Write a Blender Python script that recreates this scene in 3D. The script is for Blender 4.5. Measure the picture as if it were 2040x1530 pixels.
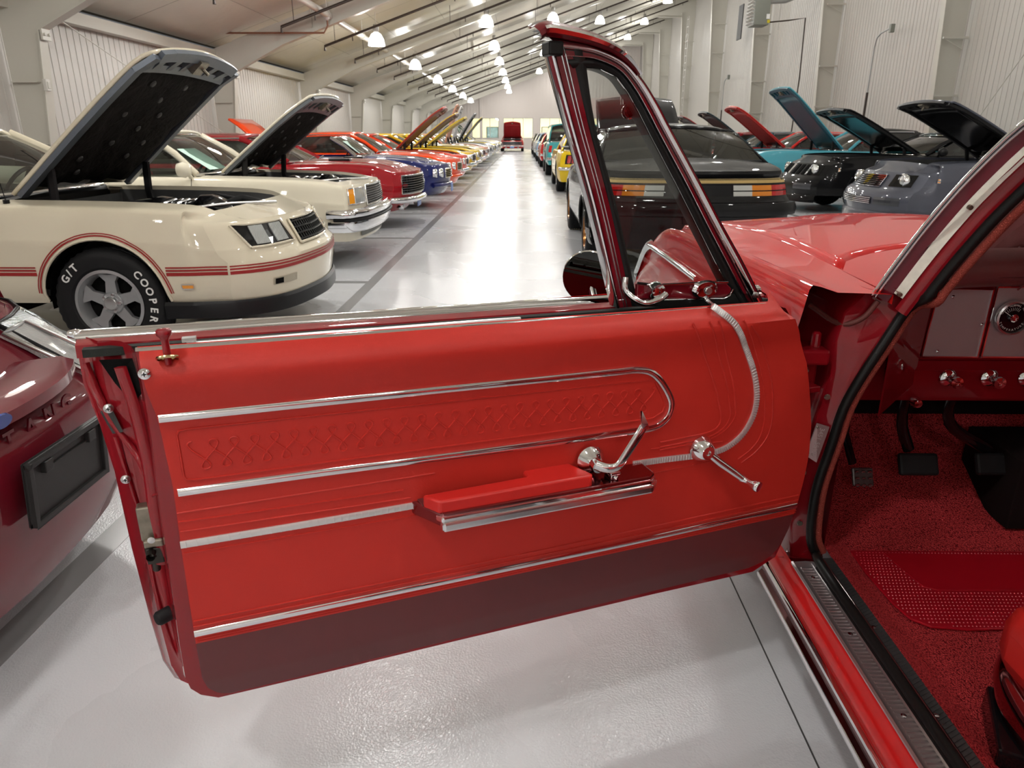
import bpy, bmesh, math, random
from math import sin, cos, pi, radians, sqrt, atan2, exp
from mathutils import Vector, Matrix
random.seed(7)
S = bpy.context.scene
for o in list(bpy.data.objects): bpy.data.objects.remove(o)
COL = S.collection

# ------------------------------------------------------------------ camera, world, exposure
cd = bpy.data.cameras.new('camera'); cam = bpy.data.objects.new('camera', cd); COL.objects.link(cam)
cd.sensor_width = 36.0; cd.lens = 1410.0/2040.0*36.0; cd.clip_start = 0.05; cd.clip_end = 300
cam.location = (0, 0, 1.30)
cam.rotation_euler = (radians(90-19.4528), 0, radians(0.8429))
cd.dof.use_dof = True; cd.dof.focus_distance = 1.75; cd.dof.aperture_fstop = 12.0
S.camera = cam
w = bpy.data.worlds.new('world'); S.world = w; w.use_nodes = True
w.node_tree.nodes['Background'].inputs[0].default_value = (0.80, 0.82, 0.86, 1)
w.node_tree.nodes['Background'].inputs[1].default_value = 0.15
S.view_settings.view_transform = 'Standard'; S.view_settings.look = 'None'
S.view_settings.gamma = 1.0; S.view_settings.use_curve_mapping = False
S.view_settings.exposure = 0.0
LAMP_W = 142.0          # radiant power of each ceiling lamp

# ------------------------------------------------------------------ materials
MATS = {}
def mat(name, col, rough=0.5, metal=0.0, coat=0.0, spec=0.5, bump=None, emit=None, trans=0.0, noise=None, ior=1.45, coatr=0.03, alpha=1.0, sheen=0):
    if name in MATS: return MATS[name]
    m = bpy.data.materials.new(name); m.use_nodes = True; nt = m.node_tree; b = nt.nodes['Principled BSDF']
    def s(k, v):
        if k in b.inputs: b.inputs[k].default_value = v
    s('Base Color', (*col, 1)); s('Roughness', rough); s('Metallic', metal); s('Coat Weight', coat); s('Coat Roughness', coatr)
    s('Specular IOR Level', spec); s('Transmission Weight', trans); s('IOR', ior); s('Alpha', alpha); s('Sheen Weight', sheen)
    if emit: s('Emission Color', (*emit[0], 1)); s('Emission Strength', emit[1])
    if noise or bump:
        tc = nt.nodes.new('ShaderNodeTexCoord')
    if noise:                                   # (scale, amount)
        n = nt.nodes.new('ShaderNodeTexNoise'); n.inputs['Scale'].default_value = noise[0]; n.inputs['Detail'].default_value = 6
        nt.links.new(tc.outputs['Object'], n.inputs['Vector'])
        mp = nt.nodes.new('ShaderNodeMapRange'); mp.inputs[3].default_value = 1-noise[1]; mp.inputs[4].default_value = 1+noise[1]
        nt.links.new(n.outputs['Fac'], mp.inputs[0])
        mx = nt.nodes.new('ShaderNodeMix'); mx.data_type = 'RGBA'; mx.blend_type = 'MULTIPLY'; mx.inputs[0].default_value = 1
        mx.inputs[6].default_value = (*col, 1); nt.links.new(mp.outputs[0], mx.inputs[7]); nt.links.new(mx.outputs[2], b.inputs['Base Color'])
    if bump:                                    # (kind, scale, strength, distance)
        kind, sc, st, di = bump
        if kind == 'vor':
            n = nt.nodes.new('ShaderNodeTexVoronoi'); out = n.outputs['Distance']
        elif kind == 'wave':
            n = nt.nodes.new('ShaderNodeTexWave'); out = n.outputs['Fac']
        else:
            n = nt.nodes.new('ShaderNodeTexNoise'); n.inputs['Detail'].default_value = 3; out = n.outputs['Fac']
        n.inputs['Scale'].default_value = sc
        nt.links.new(tc.outputs['Object'], n.inputs['Vector'])
        bp = nt.nodes.new('ShaderNodeBump'); bp.inputs['Strength'].default_value = st; bp.inputs['Distance'].default_value = di
        nt.links.new(out, bp.inputs['Height']); nt.links.new(bp.outputs[0], b.inputs['Normal'])
    MATS[name] = m; return m
def paint(name, col, metal=0.0, rough=0.45): return mat('paint_'+name, col, rough=rough, metal=metal, spec=0.08, coat=0.5 if max(col) < .02 else 0.85, coatr=0.02)

CHROME = mat('chrome', (0.82, 0.82, 0.84), 0.06, 1.0)
CHROME2 = mat('brushed_chrome', (0.70, 0.70, 0.70), 0.28, 1.0)
STEEL = mat('worn_steel', (0.28, 0.25, 0.20), 0.42, 0.9, noise=(60, 0.5))
ALU = mat('wheel_silver', (0.42, 0.43, 0.44), 0.35, 0.6)
RUBBER = mat('rubber', (0.009, 0.009, 0.010), 0.6, spec=0.25)
SEAL = mat('seal_rubber', (0.006, 0.006, 0.006), 0.42, spec=0.3)
BLACKP = mat('black_plastic', (0.007, 0.007, 0.008), 0.38, spec=0.3)
BLACKG = mat('black_gloss', (0.005, 0.005, 0.006), 0.10, spec=0.5)
MATTE = mat('insulation_black', (0.014, 0.012, 0.011), 0.9, spec=0.2, noise=(9, 0.6), bump=('noise', 25, 0.7, 0.02))
DARK = mat('dark_cavity', (0.004, 0.004, 0.004), 0.9, spec=0.1)
GLASS = mat('lamp_glass', (0.85, 0.88, 0.90), 0.06, 0.0, trans=0.55, coat=0.5)
LAMPCLR = mat('headlight_lens', (0.62, 0.66, 0.66), 0.08, 0.55, coat=1.0, bump=('wave', 60, 0.5, 0.003))
WHITEP = mat('white_lettering', (0.80, 0.80, 0.78), 0.5)
AMBER = mat('amber_lens', (0.85, 0.32, 0.02), 0.15, coat=1.0)
REDLENS = mat('red_lens', (0.45, 0.01, 0.01), 0.12, coat=1.0)
CLEARLENS = mat('clear_lens', (0.55, 0.56, 0.53), 0.15, coat=1.0)
LEATHBLK = mat('black_vinyl_interior', (0.014, 0.014, 0.015), 0.5)
REDI = mat('red_paint_interior_shaded', (0.22, 0.003, 0.008), 0.5, spec=0.1, coat=1.0, coatr=0.02)  # interior red, darkened to carry the shade on door shell and pillar
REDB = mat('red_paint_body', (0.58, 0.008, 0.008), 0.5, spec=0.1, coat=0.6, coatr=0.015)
VINYL = mat('red_vinyl', (0.47, 0.024, 0.016), 0.42, spec=0.40, noise=(3.0, 0.05), bump=('vor', 900, 0.22, 0.0006))
VINYLD = mat('red_vinyl_smooth', (0.52, 0.018, 0.014), 0.35, spec=0.5, bump=('noise', 500, 0.1, 0.0005))
MAROON = mat('maroon_carpet_strip', (0.105, 0.020, 0.022), 0.40, spec=0.6, bump=('vor', 1100, 0.2, 0.0005))
def glassmat(name, tint, a):
    m = bpy.data.materials.new(name); m.use_nodes = True; nt = m.node_tree; nt.nodes.clear()
    o = nt.nodes.new('ShaderNodeOutputMaterial'); t = nt.nodes.new('ShaderNodeBsdfTransparent'); g = nt.nodes.new('ShaderNodeBsdfGlossy')
    t.inputs[0].default_value = (*tint, 1); g.inputs['Roughness'].default_value = 0.01; g.inputs[0].default_value = (1, 1, 1, 1)
    f = nt.nodes.new('ShaderNodeFresnel'); f.inputs[0].default_value = 1.5
    ad = nt.nodes.new('ShaderNodeMath'); ad.operation = 'ADD'; ad.use_clamp = True; ad.inputs[1].default_value = a; nt.links.new(f.outputs[0], ad.inputs[0])
    mx = nt.nodes.new('ShaderNodeMixShader'); nt.links.new(ad.outputs[0], mx.inputs[0]); nt.links.new(t.outputs[0], mx.inputs[1]); nt.links.new(g.outputs[0], mx.inputs[2])
    nt.links.new(mx.outputs[0], o.inputs[0]); return m
CARGLASS = glassmat('car_glass', (0.62, 0.70, 0.68), 0.03)
CARGLASSD = glassmat('car_glass_dark', (0.30, 0.34, 0.33), 0.04)
VENTGLASS = glassmat('vent_glass', (0.82, 0.84, 0.83), 0.015)

# ------------------------------------------------------------------ mesh helpers
class MB:
    def __init__(s): s.v = []; s.f = []
    def add(s, vs, fs, M=None):
        n = len(s.v)
        s.v += [tuple(M @ Vector(p)) if M else tuple(p) for p in vs]
        s.f += [tuple(i+n for i in f) for f in fs]; return s
    def box(s, c, d, M=None, rot=None):
        hx, hy, hz = d[0]/2, d[1]/2, d[2]/2
        vs = [Vector((x*hx, y*hy, z*hz)) for x in (-1, 1) for y in (-1, 1) for z in (-1, 1)]
        if rot is not None: vs = [rot @ p for p in vs]
        vs = [p+Vector(c) for p in vs]
        return s.add(vs, [(0, 1, 3, 2), (4, 6, 7, 5), (0, 4, 5, 1), (2, 3, 7, 6), (0, 2, 6, 4), (1, 5, 7, 3)], M)
    def grid(s, rows, M=None, cu=False, cv=False):
        n, m = len(rows), len(rows[0]); vs = [p for r in rows for p in r]; fs = []
        for i in range(n if cu else n-1):
            for j in range(m if cv else m-1):
                a, b = i, (i+1) % n; c, d = j, (j+1) % m
                fs.append((a*m+c, b*m+c, b*m+d, a*m+d))
        return s.add(vs, fs, M)
    def tube(s, path, r, seg=8, M=None, cap=True, flat=None, up=None):
        """round (or flattened: flat=(ra,rb)) tube along a path"""
        path = [Vector(p) for p in path]; n = len(path); rows = []
        pn = None
        for i, p in enumerate(path):
            t = (path[min(i+1, n-1)]-path[max(i-1, 0)]); t = t.normalized() if t.length > 1e-9 else Vector((0, 0, 1))
            if up is not None: a = Vector(up)
            elif pn is None: a = Vector((0, 0, 1)) if abs(t.z) < 0.9 else Vector((1, 0, 0))
            else: a = pn
            nb = (a-t*a.dot(t))
            nb = nb.normalized() if nb.length > 1e-6 else Vector((1, 0, 0))
            pn = nb; bb = t.cross(nb)
            ri = r[i] if isinstance(r, (list, tuple)) else r
            ra, rb = flat if flat else (ri, ri)
            rows.append([p+nb*ra*cos(2*pi*k/seg)+bb*rb*sin(2*pi*k/seg) for k in range(seg)])
        s.grid(rows, M, cv=True)
        if cap:
            s.add(rows[0], [tuple(range(seg))[::-1]], M); s.add(rows[-1], [tuple(range(seg))], M)
        return s
    def lathe(s, prof, seg=24, M=None, closed=False):
        """prof: (r, h) about +Z"""
        rows = [[(r*cos(2*pi*k/seg), r*sin(2*pi*k/seg), h) for k in range(seg)] for r, h in prof]
        return s.grid(rows, M, cu=closed, cv=True)
    def prism(s, poly, z0, z1, M=None):
        n = len(poly); vs = [(x, y, z0) for x, y in poly]+[(x, y, z1) for x, y in poly]
        fs = [tuple(range(n))[::-1], tuple(range(n, 2*n))]+[(i, (i+1) % n, n+(i+1) % n, n+i) for i in range(n)]
        return s.add(vs, fs, M)
    def sweep(s, path, prof, up, M=None, cap=True, closed=False):
        """profile (a along up, b along side) swept on a path"""
        path = [Vector(p) for p in path]; n = len(path); up = Vector(up); rows = []
        for i, p in enumerate(path):
            if closed: t = path[(i+1) % n]-path[i-1]
            else: t = path[min(i+1, n-1)]-path[max(i-1, 0)]
            t.normalize(); sd = t.cross(up).normalized()
            rows.append([p+up*a+sd*b for a, b in prof])
        s.grid(rows, M, cu=closed, cv=True)
        if cap and not closed:
            k = len(prof); s.add(rows[0], [tuple(range(k))[::-1]], M); s.add(rows[-1], [tuple(range(k))], M)
        return s

ROOTM = {}
def empty(name, loc, rz=0.0, label=None, cat=None, group=None):
    o = bpy.data.objects.new(name, None); COL.objects.link(o); o.location = loc; o.rotation_euler = (0, 0, rz); o.empty_display_size = 0.2
    ROOTM[o.name] = Matrix.Translation(Vector(loc)) @ Matrix.Rotation(rz, 4, 'Z')
    if label: o['label'] = label
    if cat: o['category'] = cat
    if group: o['group'] = group
    return o
def rootm(o):
    while o.parent: o = o.parent
    return ROOTM.get(o.name, Matrix())
def build(mb, name, material, parent=None, world=False, smooth=None, bevel=0, solid=0, sub=0, label=None, kind=None, offset=-1.0, weld=False):
    """one mesh object; world=True: vertices are in world space and are moved into the parent's frame"""
    me = bpy.data.meshes.new(name); me.from_pydata(mb.v, [], mb.f)
    if world and parent is not None: me.transform(rootm(parent).inverted())
    bm = bmesh.new(); bm.from_mesh(me)
    bmesh.ops.remove_doubles(bm, verts=bm.verts, dist=0.00005)
    bmesh.ops.recalc_face_normals(bm, faces=bm.faces); bm.to_mesh(me); bm.free()
    me.materials.append(material)
    if smooth is not None:
        me.shade_smooth()
        try: me.set_sharp_from_angle(angle=radians(smooth))
        except Exception: pass
    o = bpy.data.objects.new(name, me); COL.objects.link(o)
    if parent is not None: o.parent = parent
    if solid: md = o.modifiers.new('solid', 'SOLIDIFY'); md.thickness = solid; md.offset = offset
    if bevel: md = o.modifiers.new('bevel', 'BEVEL'); md.width = bevel; md.segments = 2; md.limit_method = 'ANGLE'; md.angle_limit = radians(40)
    if sub: md = o.modifiers.new('sub', 'SUBSURF'); md.levels = sub; md.render_levels = sub
    if label: o['label'] = label
    if kind: o['kind'] = kind
    return o
def tag(o, label, cat, group=None):
    o['label'] = label; o['category'] = cat
    if group: o['group'] = group
    return o
def struct(mb, name, m, **k):
    o = build(mb, name, m, **k)
    if o.parent is None: o['kind'] = 'structure'
    return o
def share(src, name, parent, loc=(0, 0, 0), rot=None, scale=None):
    o = src.copy(); COL.objects.link(o); o.name = name; o.parent = parent; o.location = loc
    if rot: o.rotation_euler = rot
    if scale: o.scale = scale
    return o
def lerp(a, b, t): return a+(b-a)*t
def interp(tab, x):
    if x <= tab[0][0]: return tab[0][1]
    for (a, va), (b, vb) in zip(tab, tab[1:]):
        if x <= b:
            t = (x-a)/(b-a); return va+(vb-va)*t
    return tab[-1][1]
def sinterp(tab, x):
    """smooth (catmull-rom like) interpolation of a table"""
    n = len(tab)
    if x <= tab[0][0]: return tab[0][1]
    if x >= tab[-1][0]: return tab[-1][1]
    for i in range(n-1):
        if x <= tab[i+1][0]:
            x0, v0 = tab[i]; x1, v1 = tab[i+1]; h = x1-x0; t = (x-x0)/h
            m0 = (v1-tab[i-1][1])/(x1-tab[i-1][0])*h if i > 0 else v1-v0
            m1 = (tab[i+2][1]-v0)/(tab[i+2][0]-x0)*h if i < n-2 else v1-v0
            return (2*t**3-3*t*t+1)*v0+(t**3-2*t*t+t)*m0+(-2*t**3+3*t*t)*v1+(t**3-t*t)*m1
def spline(pts, n=6):
    """catmull-rom through points of any dimension"""
    P = [Vector(p) for p in pts]; out = []
    for i in range(len(P)-1):
        a = P[i-1] if i > 0 else P[0]*2-P[1]; b = P[i]; c = P[i+1]; d = P[i+2] if i+2 < len(P) else P[-1]*2-P[-2]
        for k in range(n):
            t = k/n
            out.append(0.5*((2*b)+(c-a)*t+(2*a-5*b+4*c-d)*t*t+(3*b-a-3*c+d)*t**3))
    out.append(P[-1]); return out
def text_mb(txt, size, M, depth=0.002, space=1.0, each=None):
    """letters as thin solids; each(i,n)->Matrix gives a place to every letter, else they run along +X"""
    mb = MB()
    def letter(s_):
        cu = bpy.data.curves.new('t', 'FONT'); cu.body = s_; cu.size = size; cu.extrude = depth; cu.resolution_u = 3
        cu.offset = 0.0012*(size > .04); cu.align_x = 'CENTER'; cu.align_y = 'CENTER'; cu.space_character = space
        ob = bpy.data.objects.new('t', cu); me = bpy.data.meshes.new_from_object(ob)
        vs = [v.co.copy() for v in me.vertices]; fs = [tuple(p.vertices) for p in me.polygons]
        bpy.data.objects.remove(ob); bpy.data.curves.remove(cu); bpy.data.meshes.remove(me); return vs, fs
    if each is None:
        vs, fs = letter(txt); mb.add(vs, fs, M)
    else:
        for i, ch in enumerate(txt):
            if ch == ' ': continue
            vs, fs = letter(ch); mb.add(vs, fs, M @ each(i, len(txt)))
    return mb

# ------------------------------------------------------------------ the hall
XL, XR, Y0, Y1 = -7.9, 10.8, -16.0, 72.0
SL = 0.34
def zc(x): return 3.26+SL*(x+8.0)
FLOOR = mat('epoxy_floor', (0.60, 0.615, 0.645), 0.3, spec=0.25, coat=0.12, coatr=0.12)
def floor_nodes():
    nt = FLOOR.node_tree; b = nt.nodes['Principled BSDF']; tc = nt.nodes.new('ShaderNodeTexCoord')
    n1 = nt.nodes.new('ShaderNodeTexNoise'); n1.inputs['Scale'].default_value = 0.6; n1.inputs['Detail'].default_value = 5
    nt.links.new(tc.outputs['Object'], n1.inputs['Vector'])
    mp = nt.nodes.new('ShaderNodeMapRange'); mp.inputs[1].default_value = 0.3; mp.inputs[2].default_value = 0.7; mp.inputs[3].default_value = 0.20; mp.inputs[4].default_value = 0.34
    nt.links.new(n1.outputs['Fac'], mp.inputs[0]); nt.links.new(mp.outputs[0], b.inputs['Roughness'])
    v = nt.nodes.new('ShaderNodeTexVoronoi'); v.inputs['Scale'].default_value = 210; v.feature = 'SMOOTH_F1'; nt.links.new(tc.outputs['Object'], v.inputs['Vector'])
    n2 = nt.nodes.new('ShaderNodeTexNoise'); n2.inputs['Scale'].default_value = 14; nt.links.new(tc.outputs['Object'], n2.inputs['Vector'])
    bp = nt.nodes.new('ShaderNodeBump'); bp.inputs['Strength'].default_value = 0.5; bp.inputs['Distance'].default_value = 0.0012
    nt.links.new(v.outputs['Distance'], bp.inputs['Height'])
    b2 = nt.nodes.new('ShaderNodeBump'); b2.inputs['Strength'].default_value = 0.25; b2.inputs['Distance'].default_value = 0.004
    nt.links.new(n2.outputs['Fac'], b2.inputs['Height']); nt.links.new(bp.outputs[0], b2.inputs['Normal']); nt.links.new(b2.outputs[0], b.inputs['Normal']); nt.links.new(b2.outputs[0], b.inputs['Coat Normal'])
    for k in ('Normal',): pass
floor_nodes()
TAPE = mat('grey_floor_line', (0.30, 0.30, 0.305), 0.22, spec=0.5)
WALL = mat('wall_steel_white', (0.56, 0.535, 0.50), 0.45, spec=0.4)
WALL2 = mat('frame_steel_cream', (0.56, 0.54, 0.48), 0.42, spec=0.4)
FAR = mat('far_wall_plaster', (0.80, 0.73, 0.68), 0.6)
CEIL = mat('ceiling_foil', (0.56, 0.53, 0.45), 0.33, spec=0.6, noise=(0.7, 0.10), bump=('noise', 3.0, 0.35, 0.03))
PIPE = mat('black_pipe', (0.035, 0.022, 0.016), 0.5)
PIPEW = mat('white_pipe', (0.60, 0.58, 0.54), 0.4)
OFFICE = mat('office_wall_yellow', (0.85, 0.80, 0.62), 0.6)

m = MB(); m.grid([[(XL, Y0, 0), (XR, Y0, 0)], [(XL, Y1+6, 0), (XR, Y1+6, 0)]]); struct(m, 'floor', FLOOR)
# painted lines of the floor (thin coats of paint)
def strip(x0, x1, y0, y1, h=0.0012): return MB().box(((x0+x1)/2, (y0+y1)/2, h/2), (x1-x0, y1-y0, h))
nt_ = 1
for a in [(-1.445, -1.345, Y0+2, 66)]+[(-7.4, -1.445, y-0.05, y+0.05) for y in (0.6, 3.55, 6.5, 9.45, 12.45, 15.4, 18.4, 21.3, 24.3, 27.3, 30.3)]+[(4.55, 4.65, 2, 60)]+[(4.65, 10.0, y-0.05, y+0.05) for y in (5.6, 8.7, 11.8, 15.1, 18.6, 22, 25.5)]:
    struct(strip(*a), 'trim_%d' % nt_, TAPE); nt_ += 1
struct(strip(0.648, 0.652, -3, 5, 0.0008), 'trim_%d' % nt_, mat('floor_joint', (0.06, 0.06, 0.06), 0.6)); nt_ += 1

# walls: ribbed steel sheets, each 1.9 m wide, on a backing
def ribbed(width, h, top2=None, depth=0.035, pitch=0.19):
    pts = []; n = int(round(width/pitch))
    for i in range(n):
        a = i*pitch
        pts += [(a, 0), (a+pitch*0.80, 0), (a+pitch*0.85, -depth), (a+pitch*0.92, -depth), (a+pitch*0.97, 0)]
    rows = [[(q, p, 0) for p, q in pts], [(q, p, h) for p, q in pts]]
    return MB().grid(rows)
def ribwall(name, x, inward, h):
    b = MB().box((x-inward*0.06, (Y0+Y1)/2, h/2), (0.1, Y1-Y0, h)); wl = struct(b, name, WALL)
    src = None; n = int((Y1-Y0)/1.9)
    for i in range(n):
        if src is None:
            mb = ribbed(1.9, h); src = build(mb, 'wall_panel', WALL, parent=wl); src.location = (x, Y0, 0); src.scale = (inward, 1, 1)
        else: share(src, 'wall_panel', wl, (x, Y0+i*1.9, 0), scale=(inward, 1, 1))
    return wl
ribwall('wall_left', XL, 1, zc(XL)-0.02)
ribwall('wall_right', XR, -1, zc(XR)-0.02)
b = MB().box(((XL+XR)/2, Y0-0.1, 5), (XR-XL, 0.15, 10)); struct(b, 'wall_back', FAR)

# ceiling: shell plus separate insulation panels
L_ = sqrt((XR-XL)**2*(1+SL*SL)); ang = atan2(SL, 1)
b = MB().add([(XL-.1, Y0, zc(XL-.1)+.12), (XR+.1, Y0, zc(XR+.1)+.12), (XR+.1, Y1, zc(XR+.1)+.12), (XL-.1, Y1, zc(XL-.1)+.12)], [(0, 1, 2, 3)])
ce = struct(b, 'ceiling', mat('seam_shadow', (0.10, 0.09, 0.07), 0.8), solid=0.1, offset=1)
src = None
FR = [4.1+7.6*k for k in range(-2, 9)]
ncol = 11; pw = L_/ncol
for j, y in enumerate(FR[:-1]):
    for half in (0, 1):
        for i in range(ncol):
            x = XL+(i*pw)*cos(ang); yy = y+half*3.8
            if src is None:
                n = 5; rows = []
                for a in range(n+1):
                    rows.append([(pw*a/n*0.996+0.003, 3.8*c/n*0.996+0.006, -0.05*sin(pi*a/n)*sin(pi*c/n)) for c in range(n+1)])
                src = build(MB().grid(rows), 'ceiling_panel', CEIL, parent=ce, smooth=60); src.location = (x, yy, zc(x)+0.10); src.rotation_euler = (0, -ang, 0)
            else: share(src, 'ceiling_panel', ce, (x, yy, zc(x)+0.10), rot=(0, -ang, 0))
# eave strut on the left wall and fascia
struct(MB().box((XL+0.12, (Y0+Y1)/2, zc(XL)-0.12), (0.22, Y1-Y0, 0.20)), 'trim_%d' % nt_, WALL2); nt_ += 1
struct(MB().box((XR-0.12, (Y0+Y1)/2, zc(XR)-0.14), (0.22, Y1-Y0, 0.22)), 'trim_%d' % nt_, WALL2); nt_ += 1

# portal frames: each one tapered left column, rafter and right column
def frame_parts(root):
    def plate(poly, t=0.012):        # web in the XZ plane
        mb = MB(); n = len(poly)
        mb.add([(x, -t/2, z) for x, z in poly]+[(x, t/2, z) for x, z in poly], [tuple(range(n)), tuple(range(n, 2*n))[::-1]]+[(i, (i+1) % n, n+(i+1) % n, n+i) for i in range(n)]); return mb
    def flange(pts, wd=0.20, t=0.016):
        mb = MB()
        for (x0, z0), (x1, z1) in zip(pts, pts[1:]):
            d = Vector((x1-x0, 0, z1-z0)); ln = d.length; a = atan2(d.z, d.x)
            mb.box(((x0+x1)/2, 0, (z0+z1)/2), (ln, wd, t), rot=Matrix.Rotation(-a, 3, 'Y'))
        return mb
    xl, xr = XL+0.04, XR-0.04
    cl = [(xl, 0.0), (xl+0.34, 0.0), (xl+0.62, zc(xl+0.62)-0.75), (xl+0.62, zc(xl+.62)-0.05), (xl, zc(xl)-0.05)]
    col = build(plate(cl), 'column', WALL2, root); build(flange([cl[1], cl[2]]), 'flange', WALL2, col)
    for z in (1.15, 2.05): build(MB().box((xl+0.25, 0.0, z), (0.40, 0.20, 0.014)), 'stiffener', WALL2, col)
    mb = MB().box((xl+0.66, 0, zc(xl+.6)-0.80), (0.03, 0.2, 0.16))
    for k in (-1, 1): mb.lathe([(0, .04), (.022, .04), (.022, 0)], 8, Matrix.Translation((xl+0.66, 0.055*k, zc(xl+.6)-0.80)) @ Matrix.Rotation(pi/2, 4, 'Y'))
    build(mb, 'splice_plate', WALL2, col)
    cr = [(xr, 0.0), (xr-0.40, 0.0), (xr-0.85, zc(xr)-1.2), (xr-0.85, zc(xr-.85)-0.05), (xr, zc(xr)-0.05)]
    col = build(plate(cr), 'column', WALL2, root); build(flange([cr[1], cr[2]]), 'flange', WALL2, col)
    for z in (2.2, 3.5, 5.4, 6.8):
        build(MB().box((xr-0.30, -0.20, z), (0.60, 0.06, 0.045)).tube([(xr-0.55, -0.20, z-0.02), (xr-0.06, -0.14, z-0.26)], .012, 6), 'girt_brace', WALL2, col)
    rf = [(xl+0.62, zc(xl+.62)-0.75), (xl+1.9, zc(xl+1.9)-0.56), (3.0, zc(3.0)-0.42), (xr-2.4, zc(xr-2.4)-0.6), (xr-0.85, zc(xr-.85)-1.15)]
    top = [(x, zc(x)-0.03) for x, _ in rf[::-1]]
    r = build(plate(rf+top), 'rafter', WALL2, root); build(flange(rf), 'flange', WALL2, r)
    for x in (-5.2, -2.2, 0.8, 3.8, 6.8): build(MB().box((x, 0, zc(x)-0.24), (0.02, 0.17, 0.40)), 'stiffener', WALL2, r)
ORD = ['first', 'second', 'third', 'fourth', 'fifth', 'sixth', 'seventh', 'eighth', 'ninth', 'tenth', 'eleventh', 'twelfth', 'thirteenth', 'fourteenth', 'fifteenth', 'sixteenth']
fr0 = None
for y in FR:
    if fr0 is None:
        fr0 = empty('portal_frame', (0, y, 0), 0, 'cream steel portal frame outside the photo, near or behind the camera', 'beam', 'portal frames along the hall')
        frame_parts(fr0)
    else:
        r = fr0.copy(); COL.objects.link(r); r.location = (0, y, 0)
        if y > 5: r['label'] = 'cream steel portal frame, %s of the row down the hall' % ORD[FR.index(y)-3]
        for c in list(fr0.children):
            d = c.copy(); COL.objects.link(d); d.parent = r
            for g in list(c.children): e = g.copy(); COL.objects.link(e); e.parent = d

# sprinkler pipes: dark branch lines running up the slope under the ceiling
k = 0; br0 = None
for j, y in enumerate([4.1+3.8*q for q in range(0, 15)]):
    y += 2.6
    if br0 is None:
        x0, x1 = -5.6, 10.0; p = [(x0, 0, zc(x0)-0.44), (x1, 0, zc(x1)-0.44)]
        r = empty('sprinkler_branch_pipe', (0, y, 0), 0, 'thin dark branch pipe under the ceiling slope, first down the hall', 'pipe', 'sprinkler branch pipes under the ceiling')
        build(MB().tube([(p[0][0], 0, p[0][2]-0.12), p[0], p[1]], 0.034, 8), 'pipe', PIPE, r, smooth=50)
        mb = MB()
        for q in range(6):
            x = x0+0.3+q*2.9; mb.tube([(x, 0, zc(x)-0.44), (x, 0, zc(x)+0.1)], 0.008, 6); mb.tube([(x+.5, 0, zc(x+.5)-0.44), (x+.5, 0, zc(x+.5)-0.58)], 0.014, 6)
        build(mb, 'hanger_rod', PIPE, r)
        br0 = r
    else:
        r = br0.copy(); COL.objects.link(r); r.location = (0, y, 0); r['label'] = 'thin dark branch pipe under the ceiling slope, %s down the hall' % ORD[j]
        for c in br0.children: d = c.copy(); COL.objects.link(d); d.parent = r
r = empty('sprinkler_main_pipe', (-4.75, 0, 0), 0, 'long cream main pipe hung along the left side of the hall ceiling', 'pipe')
mb = MB().tube([(0, 1, 4.02), (0, 70, 4.02)], 0.075, 12); build(mb, 'pipe', PIPEW, r, smooth=50)
mb = MB()
for y in range(3, 70, 4): mb.tube([(0, y, 4.02), (0, y, 4.45)], 0.01, 6); mb.tube([(0, y-.06, 4.02), (0, y+.06, 4.02)], 0.095, 12)
build(mb, 'hanger_rod', PIPEW, r)
r = empty('orange_drop_pipe', (-4.75, 19.0, 0.17), 0, 'thin rust coloured cross pipe with a short white drop beside the main pipe', 'pipe')
build(MB().tube([(-2.6, 0, 3.45), (-0.1, 0, 3.45), (0.0, 0, 3.6), (0, 0, 3.9)], 0.022, 8), 'pipe', mat('rust_pipe', (0.22, 0.09, 0.05), 0.5), r, smooth=50)
build(MB().lathe([(0, .14), (.07, .14), (.07, -.10), (.03, -.14), (0, -.14)], 12, Matrix.Translation((0, 0, 3.86))), 'valve_body', PIPEW, r, smooth=40)
# bracing rods on the left and right
for (a, c, lab) in [((XL+0.5, 12.0, 3.15), (XL+0.5, 18.9, 1.2), 'thin diagonal cable brace on the left wall behind the white coupe'), ((XR-.6, 12.6, 6.5), (XR-.6, 17.5, 1.2), 'thin diagonal cable brace on the right wall above the black coupe')]:
    tag(build(MB().tube([a, c], 0.011, 6), 'brace_rod', WALL2), lab, 'cable')

# pendant lamps
SHADE = mat('lit_prismatic_shade', (0.9, 0.9, 0.88), 0.3, emit=((1.0, 0.95, 0.86), 5.5))
def lamp_parts(r):
    sh = build(MB().lathe([(0.055, 0.20), (0.14, 0.15), (0.215, 0.02), (0.245, -0.13), (0.25, -0.16), (0.235, -0.16), (0.2, 0.0), (0.13, 0.13), (0.04, 0.18)], 20), 'shade', SHADE, r, smooth=60)
    build(MB().lathe([(0, 0.40), (0.07, 0.40), (0.085, 0.36), (0.085, 0.22), (0.06, 0.19), (0, 0.19)], 14), 'ballast_housing', mat('lamp_housing', (0.35, 0.34, 0.32), 0.4, 0.5), r, smooth=40)
    build(MB().tube([(0, 0, 0.38), (0, 0, 0.85)], 0.012, 6), 'hanging_rod', PIPEW, r)
    build(MB().lathe([(0, 0.10), (0.045, 0.08), (0.07, 0.0), (0.05, -0.08), (0, -0.1)], 12), 'bulb', mat('lit_bulb', (1, 1, 1), 0.3, emit=((1.0, 0.95, 0.86), 30)), r, smooth=60)
lp0 = None
LP = []
for x, y0, st, n in [(-4.3, 22.8, 7.9, 14), (-1.27, 26.9, 6.95, 14), (1.20, 32.2, 12.9, 7), (3.8, 39.3, 7.6, 14), (7.5, 41.5, 7.5, 14)]:
    k = -8
    while k < 8:
        y = y0+st*k
        if -14 < y < 70: LP.append((x, y))
        k += 1
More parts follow.
